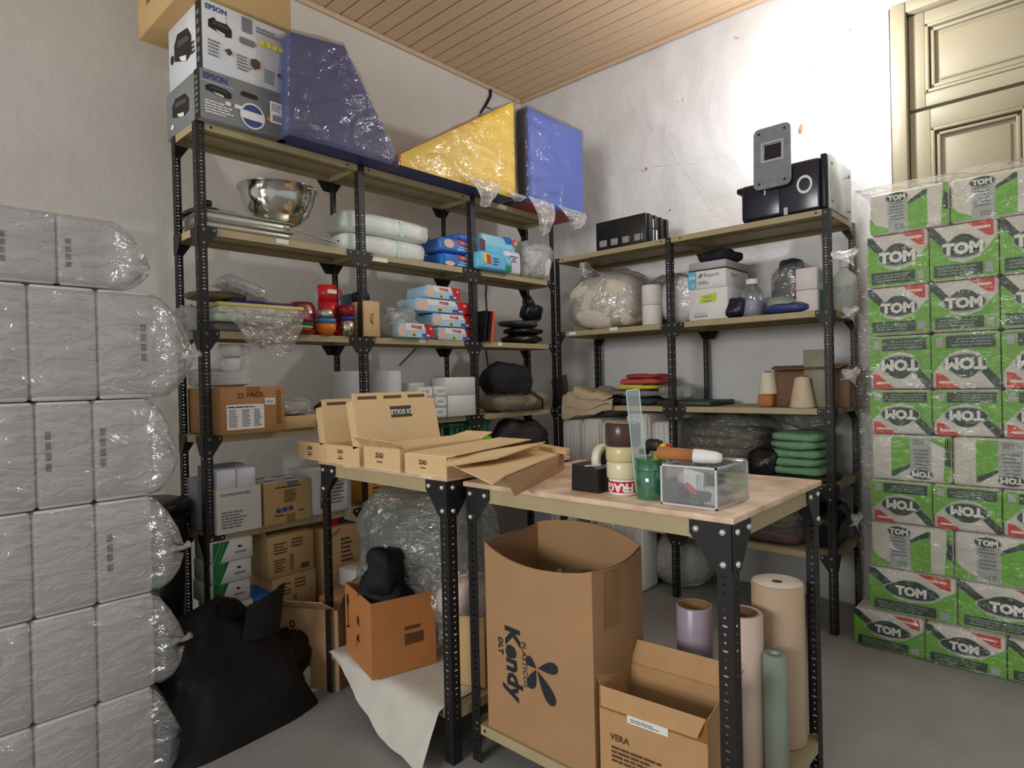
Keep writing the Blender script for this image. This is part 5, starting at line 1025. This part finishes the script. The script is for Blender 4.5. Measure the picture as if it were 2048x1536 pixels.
flapbox('open kraft mailer box with two raised end flaps, in the middle of the workbench', -2.06, -.655, ZB, .44, .235, H1, RFACE, [
    ([(.0,.0,H1),(.105,.0,H1),(.1,-.045,H1+.035),(.0,-.05,H1+.04)], MC), ([(.12,.0,H1),(.235,.0,H1),(.235,-.05,H1+.03),(.125,-.045,H1+.034)], MC),
    ([(.235,.02,H1),(.235,.42,H1),(.10,.41,H1+.012),(.10,.03,H1+.012)], MCI), ([(.02,.44,H1),(.22,.44,H1),(.2,.53,H1+.02),(.04,.53,H1+.02)], MCI)])
flapbox('large flat kraft box with a wide pointed flap towards the tape rolls', -2.05, -.905, ZB, .50, .235, .07, RFACE, [
    ([(.01,.0,.07),(.235,.0,.07),(.28,.0,.078),(.19,.5,.085),(.01,.5,.085)], MCI), ([(.235,.02,.0705),(.30,-.07,.05),(.33,.0,.055),(.36,.12,.06),(.30,.46,.085),(.24,.47,.0745)], MCI)])
t = thing('flat_carton', 'flattened kraft sheet with folded edges, its sharp corner pointing at the viewer', 'cardboard', (0, 0, 0), 0)
hz_ = HB1+.062
A = [tuple(aZ(u, v, hz_)) for u, v in ((905, 932), (985, 970), (1010, 953), (1128, 905), (1070, 898), (1040, 903))]
MB().prism(A, (0, 0, .004), MCI).build('sheet', t)
B_ = [tuple(aZ(u, v, hz_+.004)) for u, v in ((1072, 898), (1082, 894), (1140, 905), (1132, 910))]; MB().prism(B_, (0, 0, .016), MC).build('rolled_edge', t)
A2 = [tuple(aZ(1010, 955, hz_-.001)), tuple(aZ(1128, 907, hz_-.001))]; lo_ = [(A2[1][0]-.01, A2[1][1]-.01, HB1+.002), (A2[0][0]+.02, A2[0][1]-.02, HB1+.002)]
MB().prism(A2+lo_, (.004, .004, 0), CARDK).build('side_flap', t)
t = thing('tape_ring', 'clear tape roll lying in the mailer box below the labelled lid', 'tape', (aZ(758, 900, ZB+.04).x, aZ(758, 900, ZB+.04).y, ZB+.008), .5); q = MB(); q.lathe([(.035, -.022), (.05, -.022), (.05, .022), (.035, .022), (.035, -.022)], (0, 0, .052), FILM('clear tape stack', (.92, .88, .78), .35, .12, .15, 5, .1, (.8, .74, .6)), 28, 'y'); q.build('roll', t)
# tape dispenser
ZT = HB1+.0015
p = aZ(1170, 988, ZT)
t = thing('tape_dispenser', 'black desk tape dispenser with a cream tape roll, on the bench edge', 'tape dispenser', (-1.88, -1.55, ZT), RFACE)
q = MB(); q.prism([(0, 0, 0), (.105, 0, 0), (.102, 0, .074), (.085, 0, .082), (.06, 0, .072), (.05, 0, .082), (.004, 0, .085)], (0, .14, 0), BLACK); q.build('dispenser_body', t)
q = MB(); q.lathe([(.032, -.012), (.05, -.012), (.05, .012), (.032, .012), (.032, -.012)], (.07, .08, .095), M('cream tape', (226, 220, 196), .4, var=0), 30, 'x'); q.build('tape_roll', t)
q = MB(); q.lathe([(.0, -.011), (.031, -.011), (.031, .011), (0, .011)], (.07, .08, .095), BLACK, 20, 'x'); q.build('hub', t)
q = MB(); q.prism([(.055, -.002, .08), (.115, -.004, .088), (.115, .004, .09), (.055, .004, .082)], (0, 0, .002), BOLT); q.build('blade', t)
# stacked tape rolls
pc = aZ(1236, 985, ZT); cx_, cy_ = -1.83, -1.715
zz = ZT
for lab, r, h, m, pr in (('white and red lettered tape roll, lowest of the tape stack', .046, .048, PAPER, 1), ('clear tape roll, second from the bottom of the stack', .052, .052, M('clear tape side', (214, 206, 168), .25, var=.06), 0), ('yellowish clear tape roll, third from the bottom of the stack', .053, .046, M('yellowish tape side', (204, 190, 142), .25, var=.06), 0), ('brown parcel tape roll on top of the tape stack', .054, .07, M('brown tape side', (72, 50, 46), .25, var=.1), 0)):
    t = paper_roll(lab, cx_, cy_, zz, r, h, m, 'stacked tape rolls', .036, 'tape', 'tape_roll', CARD, RFACE)
    if pr:
        q = MB(); R_ = r+.0008; vs, fs = text_mesh('FRAGIL', .04); S = .036
        q.grid(lambda a, b: (R_*math.sin((a-.5)*3), -R_*math.cos((a-.5)*3), .008+.034*b), 24, 1, M('tape red', (190, 26, 36), .4, var=0))
        q.add([((R_+.0006)*math.sin(-a_*S/R_), -(R_+.0006)*math.cos(a_*S/R_), .025-b_*S) for a_, b_ in vs], fs, PAPER); q.build('lettering', t)
    zz += h+.0008
# green cup with tools
p = aZ(1305, 1000, ZT); gx, gy = -1.85, -1.822
t = thing('pencil_cup', 'transparent green cup holding markers and a ruler, between tape stack and clear organizer', 'cup', (gx, gy, ZT), RFACE); GRN = FILM('green transparent plastic', (.25, .72, .5), .22, .12, .08, 3, .05, (.02, .35, .22))
q = MB(); q.lathe([(0, 0), (.04, 0), (.043, .004), (.046, .118), (.044, .118), (.041, .006), (0, .004)], (0, 0, 0), GRN, 32); q.build('cup', t)
q = MB(); q.lathe([(.0468, .085), (.0472, .088), (.0468, .091)], (0, 0, 0), GRN, 32); q.build('rim_band', t)
def up(name, lab, cat, pts, r, mat, grp=None, seg=10): q = MB(); q.tube(pts, r, mat, seg); return single(name, lab, cat, q, (gx, gy, ZT), RFACE, grp)
t = thing('ruler', 'long clear acrylic ruler standing in the green cup', 'ruler', (gx, gy, ZT+.02), RFACE); q = MB(); q.T = Matrix.Rotation(-.09, 4, 'Y'); q.box(-.044, -.0, -.012, -.0095, .0, .305, FILM('acrylic ruler', (.82, .92, .9), .1, .1, .05, 2, .02)); EDG = M('acrylic edge', (196, 220, 212), .2, var=0); q.box(-.0455, -.0435, -.0125, -.009, 0, .305, EDG); q.box(-.001, .001, -.0125, -.009, 0, .305, EDG); q.box(-.0455, .001, -.0125, -.009, .303, .3055, EDG); q.build('blade', t)
t = thing('marker', 'lime green highlighter leaning inside the green cup', 'marker', (gx, gy, ZT), RFACE, 'markers in the green cup'); q = MB(); q.rbox(-.02, .006, -.036, -.022, .012, .075, LIME, .005, 2); q.build('body', t)
up('marker', 'lime green marker with its cap up at the back of the green cup', 'marker', [(.0, .01, .02), (.004, .012, .112)], .011, LIME, 'markers in the green cup')
up('cutter', 'olive yellow box cutter with black grip, sticking out of the green cup', 'cutter', [(.038, -.004, .008), (.026, -.004, .07), (.022, -.004, .13)], .010, M('olive yellow', (176, 160, 40), .4, var=.05))
t = thing('knife_handle', 'black rounded tool grip with yellow and red tips above the green cup', 'tool', (gx, gy, ZT+.128), RFACE); q = MB(); q.rbox(-.012, .04, -.014, .014, .012, .048, BLACK, .012, 3); q.rbox(-.035, -.006, -.01, .012, 0, .018, BLACK, .005, 2); q.build('grip', t); q = MB(); q.rbox(.034, .05, -.012, .01, .004, .035, M('orange yellow tip', (240, 190, 20), .4, var=0), .004, 1); q.build('tip', t); q = MB(); q.rbox(.04, .062, .012, .02, .026, .034, RED, .003, 1); q.build('red_tip', t)
# clear organizer
t = thing('clear_organizer', 'clear acrylic organizer box full of small office things at the bench corner', 'organizer', (-1.905, -1.885, ZT), RFACE); W, D, H = .165, .21, .112; k = .004
AC = FILM('organizer acrylic', (.94, .95, .96), .06, .07, .06, 2, .03); q = MB()
q.box(0, W, 0, D, 0, k, AC); q.box(0, W, 0, k, k, H, AC); q.box(0, W, D-k, D, k, H, AC); q.box(0, k, k, D-k, k, H, AC); q.box(W-k, W, k, D-k, k, H, AC); q.build('box_body', t)
q = MB(); EA = M('polished acrylic edge', (206, 204, 212), .15, var=0); s = .004
for (a0, a1, b0, b1, c0, c1) in ((0, W, 0, s, H-s, H), (0, W, D-s, D, H-s, H), (0, s, 0, D, H-s, H), (W-s, W, 0, D, H-s, H), (0, s, 0, s, 0, H), (W-s, W, 0, s, 0, H), (W-s, W, D-s, D, 0, H), (0, W, 0, s, 0, s), (W-s, W, 0, D, 0, s)): q.box(a0-.0006, a1+.0006, b0-.0006, b1+.0006, c0-.0006 if c0 else 0, c1+.0006, EA)
q.build('edges', t)
q = MB(); q.box(.05, .0515, k, D-k, k, H*.8, AC); q.box(.105, .1065, k, D-k, k, H*.8, AC); q.build('divider', t)
def inorg(nm, lab, cat, mb, loc): return single(nm, lab, cat, mb, (-1.905+loc[1], -1.885-loc[0], ZT+loc[2]), RFACE, 'things inside the clear organizer')
q = MB(); q.rbox(0, .042, 0, .09, 0, .065, M('charcoal case', (62, 62, 64), .5, var=.1), .006, 2); inorg('charcoal_case', 'charcoal box in the left pocket of the clear organizer', 'case', q, (.0055, .012, .0045))
q = MB(); q.blob((0, 0, 0), .09, .085, .045, M('dark clips', (64, 68, 66), .4, var=.5, scale=60, bump=.6, bscale=60), seed=141, amp=.012); inorg('binder_clips', 'tangle of dark clips at the bottom of the clear organizer', 'clips', q, (.1, .06, .0045))
q = MB(); q.prism([(.02, 0, .06), (.1, 0, .045), (.1, 0, .09), (.045, 0, .1)], (0, .004, 0), PAPER); q.prism([(.06, -.004, .05), (.1, -.004, .02), (.1, -.004, .08), (.055, -.004, .085)], (0, .003, 0), PAPER); inorg('paper_slips', 'torn white paper slips standing in the clear organizer', 'paper', q, (.012, .035, .0))
q = MB(); q.prism([(0, 0, .0), (.035, 0, -.02), (.04, 0, -.012), (.005, 0, .012)], (0, .01, 0), PRED); inorg('red_pencil', 'red pencil end among the paper slips in the organizer', 'pencil', q, (.06, .022, .05))
q = MB(); q.rbox(0, .036, 0, .12, 0, .05, M('pale grey pack', (196, 190, 180), .5, var=.1), .004, 1); inorg('pale_box', 'pale box with dark print in the right pocket of the organizer', 'box', q, (.111, .03, .0045))
q = MB(); q.rbox(0, .03, 0, .06, 0, .028, INK, .005, 2); inorg('black_stapler', 'small black stapler on the pale box in the organizer', 'stapler', q, (.113, .05, .055))
t = thing('cardboard_tube', 'brown cardboard core with a white paper rest, lying across the clear organizer', 'tube', (-1.87, -1.87, ZT+H+.021), RFACE); q = MB()
pa, pb = Vector((-.012, -.0, .006)), Vector((.085, .03, .0)); q.T = Matrix.Translation(pa) @ (pb-pa).to_track_quat('Z', 'Y').to_matrix().to_4x4(); L_ = (pb-pa).length
q.lathe([(.0145, 0), (.0185, 0), (.0185, L_), (.0145, L_), (.0145, 0)], (0, 0, 0), CARDO, 24); q.build('core', t)
q = MB(); q.T = Matrix.Translation(pb) @ (pb-pa).to_track_quat('Z', 'Y').to_matrix().to_4x4(); q.lathe([(.0165, -.005), (.0195, .0), (.02, .02), (.017, .06), (.012, .075), (.0, .078)], (0, 0, 0), PAPER, 18); q.build('paper_end', t)
q = MB(); q.rbox(0, .06, 0, .02, 0, .012, STEEL, .004, 2); o = single('metal_tape_end', 'shiny dark metal piece at the right end of the cardboard tube', 'tool', q, (-1.80, -2.02, ZT+H+.004), RFACE)

# ================================================================== under the workbenches and on the floor
zb = ZS2+.0015
# sheet of white cloth over the lower shelf, hanging to the viewer
CLOTH = M('off white wrapping cloth', (200, 196, 186), .85, var=.06, bump=.15, bscale=14)
def cl(a, b):
    y = -.32-.74*a; k = noise.fractal(Vector((a*4, b*4, 5)), 1.0, 2.0, 3)
    drop = (.006+.16*max(0, a-.12)**1.1*(1-.25*math.sin(a*7)))
    if b < .72: return (-1.36-.66*b/.72-.008, y, zb+.004+.003*abs(k))
    s_ = (b-.72)/.28; return (-2.028-.012-.12*s_*a+.012*k*s_, y-.03*s_, zb+.004-.17*s_*min(1, a*1.6+.04)-.0)
q = MB(); q.grid(cl, 36, 30, CLOTH); single('wrapping_cloth', 'off white cloth spread under the orange carton and hanging off the bench shelf', 'cloth', q, (0, 0, 0))
zb += .009
SUN = [('p',[(.52+.028*math.cos(a*math.pi/8)*(2.6 if a % 2 == 0 else 1), .62+.045*math.sin(a*math.pi/8)*(2.3 if a % 2 == 0 else 1)) for a in range(16)],INK), ('p',[(.44,.36),(.52,.44),(.55,.42),(.47,.33)],INK), ('r',.44,.455,.24,.34,INK), ('o',.12,.78,.04,.1,INK), ('r',.11,.13,.42,.7,INK), ('p',[(.06,.40),(.18,.44),(.18,.41),(.06,.37)],INK)]
pa, pb, pc = aZ(693, 1302, ZS2+.01), aZ(745, 1362, ZS2+.01), aZ(878, 1330, ZS2+.01)
w_ = (pb-pa).length; d_ = (pc-pb).length; ang = math.atan2((pb-pa).y, (pb-pa).x)
t = carton('orange_carton', 'orange brown carton with sun and glass symbols, holding a black cloth bag', 'carton', (pa.x, pa.y, zb), w_, min(d_, .34), .30, CARDO, rz=ang, open_top=True, F=SUN, R=[('r',.5,.8,.35,.5,INKB), ('r',.5,.75,.55,.6,INKB)])
cx_, cy_ = (pa.x+pc.x)/2, (pa.y+pc.y)/2
q = MB(); q.blob((0, 0, 0), .24, .26, .36, BAGB, seed=150, amp=.045, p=2.3, freq=7); q.blob((-.06, -.03, .28), .15, .14, .19, BAGB, seed=151, amp=.03); q.blob((.1, .02, .2), .16, .18, .19, BAGB, seed=153, amp=.03)
o = single('black_cloth_bag', 'black cloth bag stuffed into the orange brown carton', 'bag', q, (cx_, cy_, zb+.02), .3); 
FB = FILM('dusty sheet film', (.88, .9, .88), .15, .08, .14, 9, 1.0, (.6, .61, .57))
o = thing('plastic_sheet', 'large crumpled sheet of dusty clear plastic bulging up behind the black cloth bag', 'plastic sheet', (-1.66, -.56, ZS2+.02), .25)
q = MB(); q.blob((0, 0, 0), .50, .62, .68, FB, nu=44, nv=26, seed=155, amp=.06, p=2.8, freq=6); q.build('film', o)
q = MB(); q.blob((.02, 0, 0), .32, .42, .50, FB, nu=30, nv=18, seed=157, amp=.06, p=2.6, freq=7); q.build('inner_film', o)
q = MB(); q.prism([(0, 0, 0), (.03, -.004, 0), (.036, -.02, .16), (.004, -.02, .165)], (.001, -.001, 0), PAPER); q.build('paper_strip', o).location = (-.2, -.26, .45); 
p_ = o.children[-1] if o.children else None
carton('tan_carton', 'plain tan carton behind the black bench post, next to the big open carton', 'carton', (-1.90, -.93, zb), .17, .22, .27, CARDT, rz=-1.2)
q = MB(); q.blob((0, 0, 0), .2, .2, .14, M('pinkish film', (190, 170, 160), .4, var=.1, bump=.4, bscale=20), seed=159, amp=.03); single('pink_film', 'pinkish crumpled film on the tan carton', 'film', q, (-1.83, -1.0, zb+.272))
pa, pb = aZ(600, 1372, 0.0), aZ(652, 1398, 0.0)
t = carton('floor_carton', 'open brown carton standing on the floor behind the left bench leg', 'carton', (-2.14, -.06, 0), .3, .3, .36, CARDK, rz=-1.05, open_top=True, flaps=[('f',.11,35), ('b',.12,60), ('r',.12,70)], F=[('ring',.25,.8,.05,.05,.5,INK), ('r',.1,.14,.15,.75,INKB)])
t2 = carton('inner_carton', 'smaller carton tilted inside the open floor carton', 'carton', (-1.98, -.14, .08), .2, .2, .30, CARD, rz=-1.05)
q = MB(); q.rbox(0, .2, 0, .16, 0, .13, WHITE, .004, 1); single('white_box', 'white box with an open flap behind the bench leg', 'box', q, (-1.66, .0-.02, ZL[5]+.004) if False else (-1.80, -.21, .33), .1)
# big open carton with the drop shaped flower
zk = ZS1+.0015
P1, P2, P3 = Vector((-1.935, -1.20, 0)), Vector((-1.935, -1.66, 0)), Vector((-1.655, -1.66, 0))
t = thing('big_carton', 'tall open brown carton with dark lettering and a four drop flower, under the bench', 'carton', (P1.x, P1.y, zk), RFACE); W, D, H = .46, .29, .635; KM = M('big carton kraft', (170, 132, 94), .85, var=.05, scale=6)
def side(p, q_, h0, h1, hm, bul=0, nn=14):
    """one wall whose top rim sags between its corners, creased in the middle"""
    p, q_ = Vector(p), Vector(q_); n_ = Vector(((q_-p).y, -(q_-p).x, 0)).normalized(); mb = MB()
    for off in (0, .005): mb.grid(lambda a, b, off=off: tuple(p.lerp(q_, a)-n_*off+n_*(bul*math.sin(a*math.pi)*b)+Vector((0, 0, (h0+(h1-h0)*a-hm*math.sin(a*math.pi)**.7)*b))), nn, 10, KM)
    return mb
side((0,0,0), (W,0,0), H+.02, H, .03, .035).build('front_wall', t); side((W,0,0), (W,D,0), H, H+.02, .01, .02).build('side_wall', t); side((W,D,0), (0,D,0), H+.02, H+.035, -.03, .03).build('back_wall', t); side((0,D,0), (0,0,0), H+.035, H+.02, .01, .01).build('side_wall', t)
MB().box(0, W, 0, D, 0, .005, KM).build('bottom', t)
def drop(cx, cz, ang, L, Wd):
    a = math.radians(ang); out = []
    for i in range(20):
        th = 2*math.pi*i/20; r_ = (1-math.cos(th))/2; x = L*r_; y = Wd*math.sin(th)*(r_**.8)
        out.append((cx+(x*math.cos(a)-y*math.sin(a))/W, cz+(x*math.sin(a)+y*math.cos(a))/H))
    return ('p', out, M('dark navy ink', (38, 40, 48), .7, var=0))
NI = M('dark navy ink', None) if 'dark navy ink' in MATS else M('dark navy ink', (38, 40, 48), .7, var=0)
pr = prints([('t','Kendy',.30,.42,.155,NI,-90,.035,1.0), ('t','PLASTICOS',.42,.44,.045,NI,-90,.0,1.1), ('t','DLT',.17,.49,.05,NI,-90,.03), drop(.535,.445,150,.05,.024), drop(.53,.44,245,.078,.027), drop(.545,.45,15,.085,.028), drop(.54,.44,-58,.118,.031)], W, H, 'F', t)
for v in pr.data.vertices:                                      # lie on the slightly bulging wall
    a, b = v.co.x/W, v.co.z/H; v.co.y -= .035*math.sin(a*math.pi)*min(1, b*1.06)+.0012
MB().grid(lambda a, b: (W+.0015+.02*math.sin((.18+.22*a)*math.pi)*(.75+.25*b)+.0015, D*(.18+.22*a), H*(.7+.28*b)), 4, 8, M('old clear tape', (150, 118, 70), .3, var=.08)).build('tape', t)
o = thing('crumpled_film', 'crumpled clear film heaped inside the big open carton', 'plastic film', (-1.79, -1.43, zk+.012), RFACE)
q = MB(); q.blob((0, 0, 0), .40, .235, .54, FB, nu=36, nv=20, seed=165, amp=.035, p=3, freq=8); q.build('film', o)
o = thing('film_tongue', 'upstanding torn film sheet behind the big open carton', 'plastic film', (-1.50, -1.25, .75), RFACE); q = MB(); q.grid(lambda a, b: (-.12+.42*a, .02*math.sin(a*6), (.0+.13*math.sin(a*2.6)*b+.05*a*b+.02*noise.noise(Vector((a*5, b*5, 3))))), 20, 8, FB); q.build('film', o); o.location.z = .72
# carton with the 1/1 label
pa, pb = Vector((-1.945, -1.70, 0)), Vector((-1.9, -2.0, 0))
t = carton('label_carton', 'open brown carton with a white 1/1 barcode label, behind the front bench leg', 'carton', (-1.93, -1.675, zk), .335, .2, .29, CARD, rz=RFACE+.08, open_top=True, F=[('r',0,1,.78,1,TAPE), ('r',.28,.66,.72,.93,PAPER), ('bar',.31,.46,.80,.9,12,INK), ('t','1/1',.56,.83,.075,INK,0,.02), ('l',.31,.62,.735,.775,2,INKG), ('t','VERA',.2,.52,.09,INKB,0,.02), ('l',.12,.62,.26,.44,4,INKB)], flaps=[('f',.05,-60,CARD), ('b',.07,75), ('l',.05,60), ('r',.09,62)])
# rolls of film and paper standing on the bench shelf
def tall_roll(lab, x, y, r, h, mat, core, cm, grp='standing rolls under the bench', rr=0.0): return paper_roll(lab, x, y, zk, r, h, mat, grp, core, 'roll', 'standing_roll', cm)
tall_roll('tall cream paper roll with white end, rightmost of the standing rolls', -1.345, -2.0, .083, .525, M('cream kraft roll', (196, 170, 142), .8, var=.04), .018, INKB)
MB().lathe([(.018, .526), (.08, .526), (.08, .5262), (.018, .5262)], (0, 0, 0), M('white roll end', (228, 216, 196), .8, var=.03), 30).build('roll_end', bpy.data.objects['standing_roll'])
tall_roll('pinkish stretch film roll with a dark hollow core, behind the front bench leg', -1.54, -1.955, .066, .47, M('pinkish film roll', (206, 182, 168), .35, var=.04), .05, M('brown core', (110, 82, 66), .8, var=.05))
tall_roll('violet tinted clear film roll with cardboard core, leftmost of the standing rolls', -1.50, -1.775, .06, .44, M('violet film roll', (166, 152, 168), .3, var=.05), .052, CARDD)
tall_roll('slim grey green paper roll between the pinkish and the cream roll', -1.53, -2.055, .036, .36, M('grey green roll', (142, 152, 140), .6, var=.05), .012, M('pale roll end', (206, 214, 216), .7, var=0))
q = MB(); q.lathe([(.02, 0), (.045, 0), (.045, .05), (.02, .05), (.02, 0)], (0, 0, 0), PAPER, 24); single('small_tape_roll', 'small white tape roll behind the label carton', 'tape', q, (-1.61, -1.70, zk+.0))
# bin and black bag at the left
o = thing('waste_bin', 'round black waste bin with a flat lid behind the white packs', 'bin', (-2.57, .22, 0)); q = MB(); BB = M('black bin plastic', (26, 26, 28), .35, var=.1)
q.lathe([(0, 0), (.12, 0), (.15, .84), (.145, .84), (.115, .01)], (0, 0, 0), BB, 40); q.build('bin_body', o); q = MB(); q.lathe([(.150, .835), (.166, .838), (.168, .862), (.16, .87), (.11, .885), (0, .885)], (0, 0, 0), BB, 40); q.build('lid', o)
q = MB(); q.grid(lambda a, b: ((.1345+.02*b)*math.sin(-.55+.5*a)+.003*0, -(.1345+.02*b)*math.cos(-.55+.5*a), .46+.24*b), 8, 3, M('teal label', (66, 128, 140), .5, var=.1)); vs, fs = text_mesh('ECO', .04)
lab_ = q.build('bin_label', o); q = MB(); q.add([((.1515)*math.sin(-.3+a_*.2), -(.1515)*math.cos(-.3+a_*.2), .64+b_*.035) for a_, b_ in vs], fs, PAPER); q.build('lettering', o)
o = thing('black_bag', 'large black nonwoven bag slumped on the floor before the shelving', 'bag', (-2.42, -.235, 0), .12)
def bb(a, b):
    th = a*2*math.pi; k = noise.fractal(Vector((math.cos(th)*1.1, math.sin(th)*1.1, b*2.4)), 1.0, 2.0, 4); e = .6; sg = lambda v: math.copysign(abs(v)**e, v)
    f = (1-.42*b) if b < .93 else (1-.42*.93)*(1-(b-.93)/.07); hh = .52
    x = .30*sg(math.cos(th))*f-.05*b; y = .17*sg(math.sin(th))*f*(1-.5*b)
    x += .10*max(0, -math.sin(th))*max(0, math.cos(th))*(1-b)**2                # corner spreads on the floor
    return (x+.03*k*(.3+b), y+.04*k*(.3+b)-.02*math.sin(b*3), max(0, hh*b*(1-.25*max(0, math.cos(th+.4))*b)+.02*k*b))
q = MB(); q.grid(bb, 60, 30, BAGB, True); q.build('bag_body', o)
q = MB(); q.grid(lambda a, b: (-.02+.17*a+.03*b, -.10-.015*math.sin(a*3), .36+.14*b+.05*a*b), 8, 8, BAGB); q.build('bag_flap', o)
q = MB(); q.blob((0, 0, 0), .24, .2, .26, BAGP, seed=171, amp=.04); single('black_bin_liner', 'shiny black bin liner bag behind the big black bag, next to the floor carton', 'bag', q, (-2.16, -.0-.13, 0), .2)
q = MB(); q.prism([(0, 0, 0), (.14, .01, 0), (.13, .06, 0), (.0, .04, 0)], (0, 0, .002), PAPER); single('paper_scrap', 'white paper scrap on the floor by the black bag', 'paper', q, (-2.18, -.24, .0005))
bpy.context.view_layer.update()
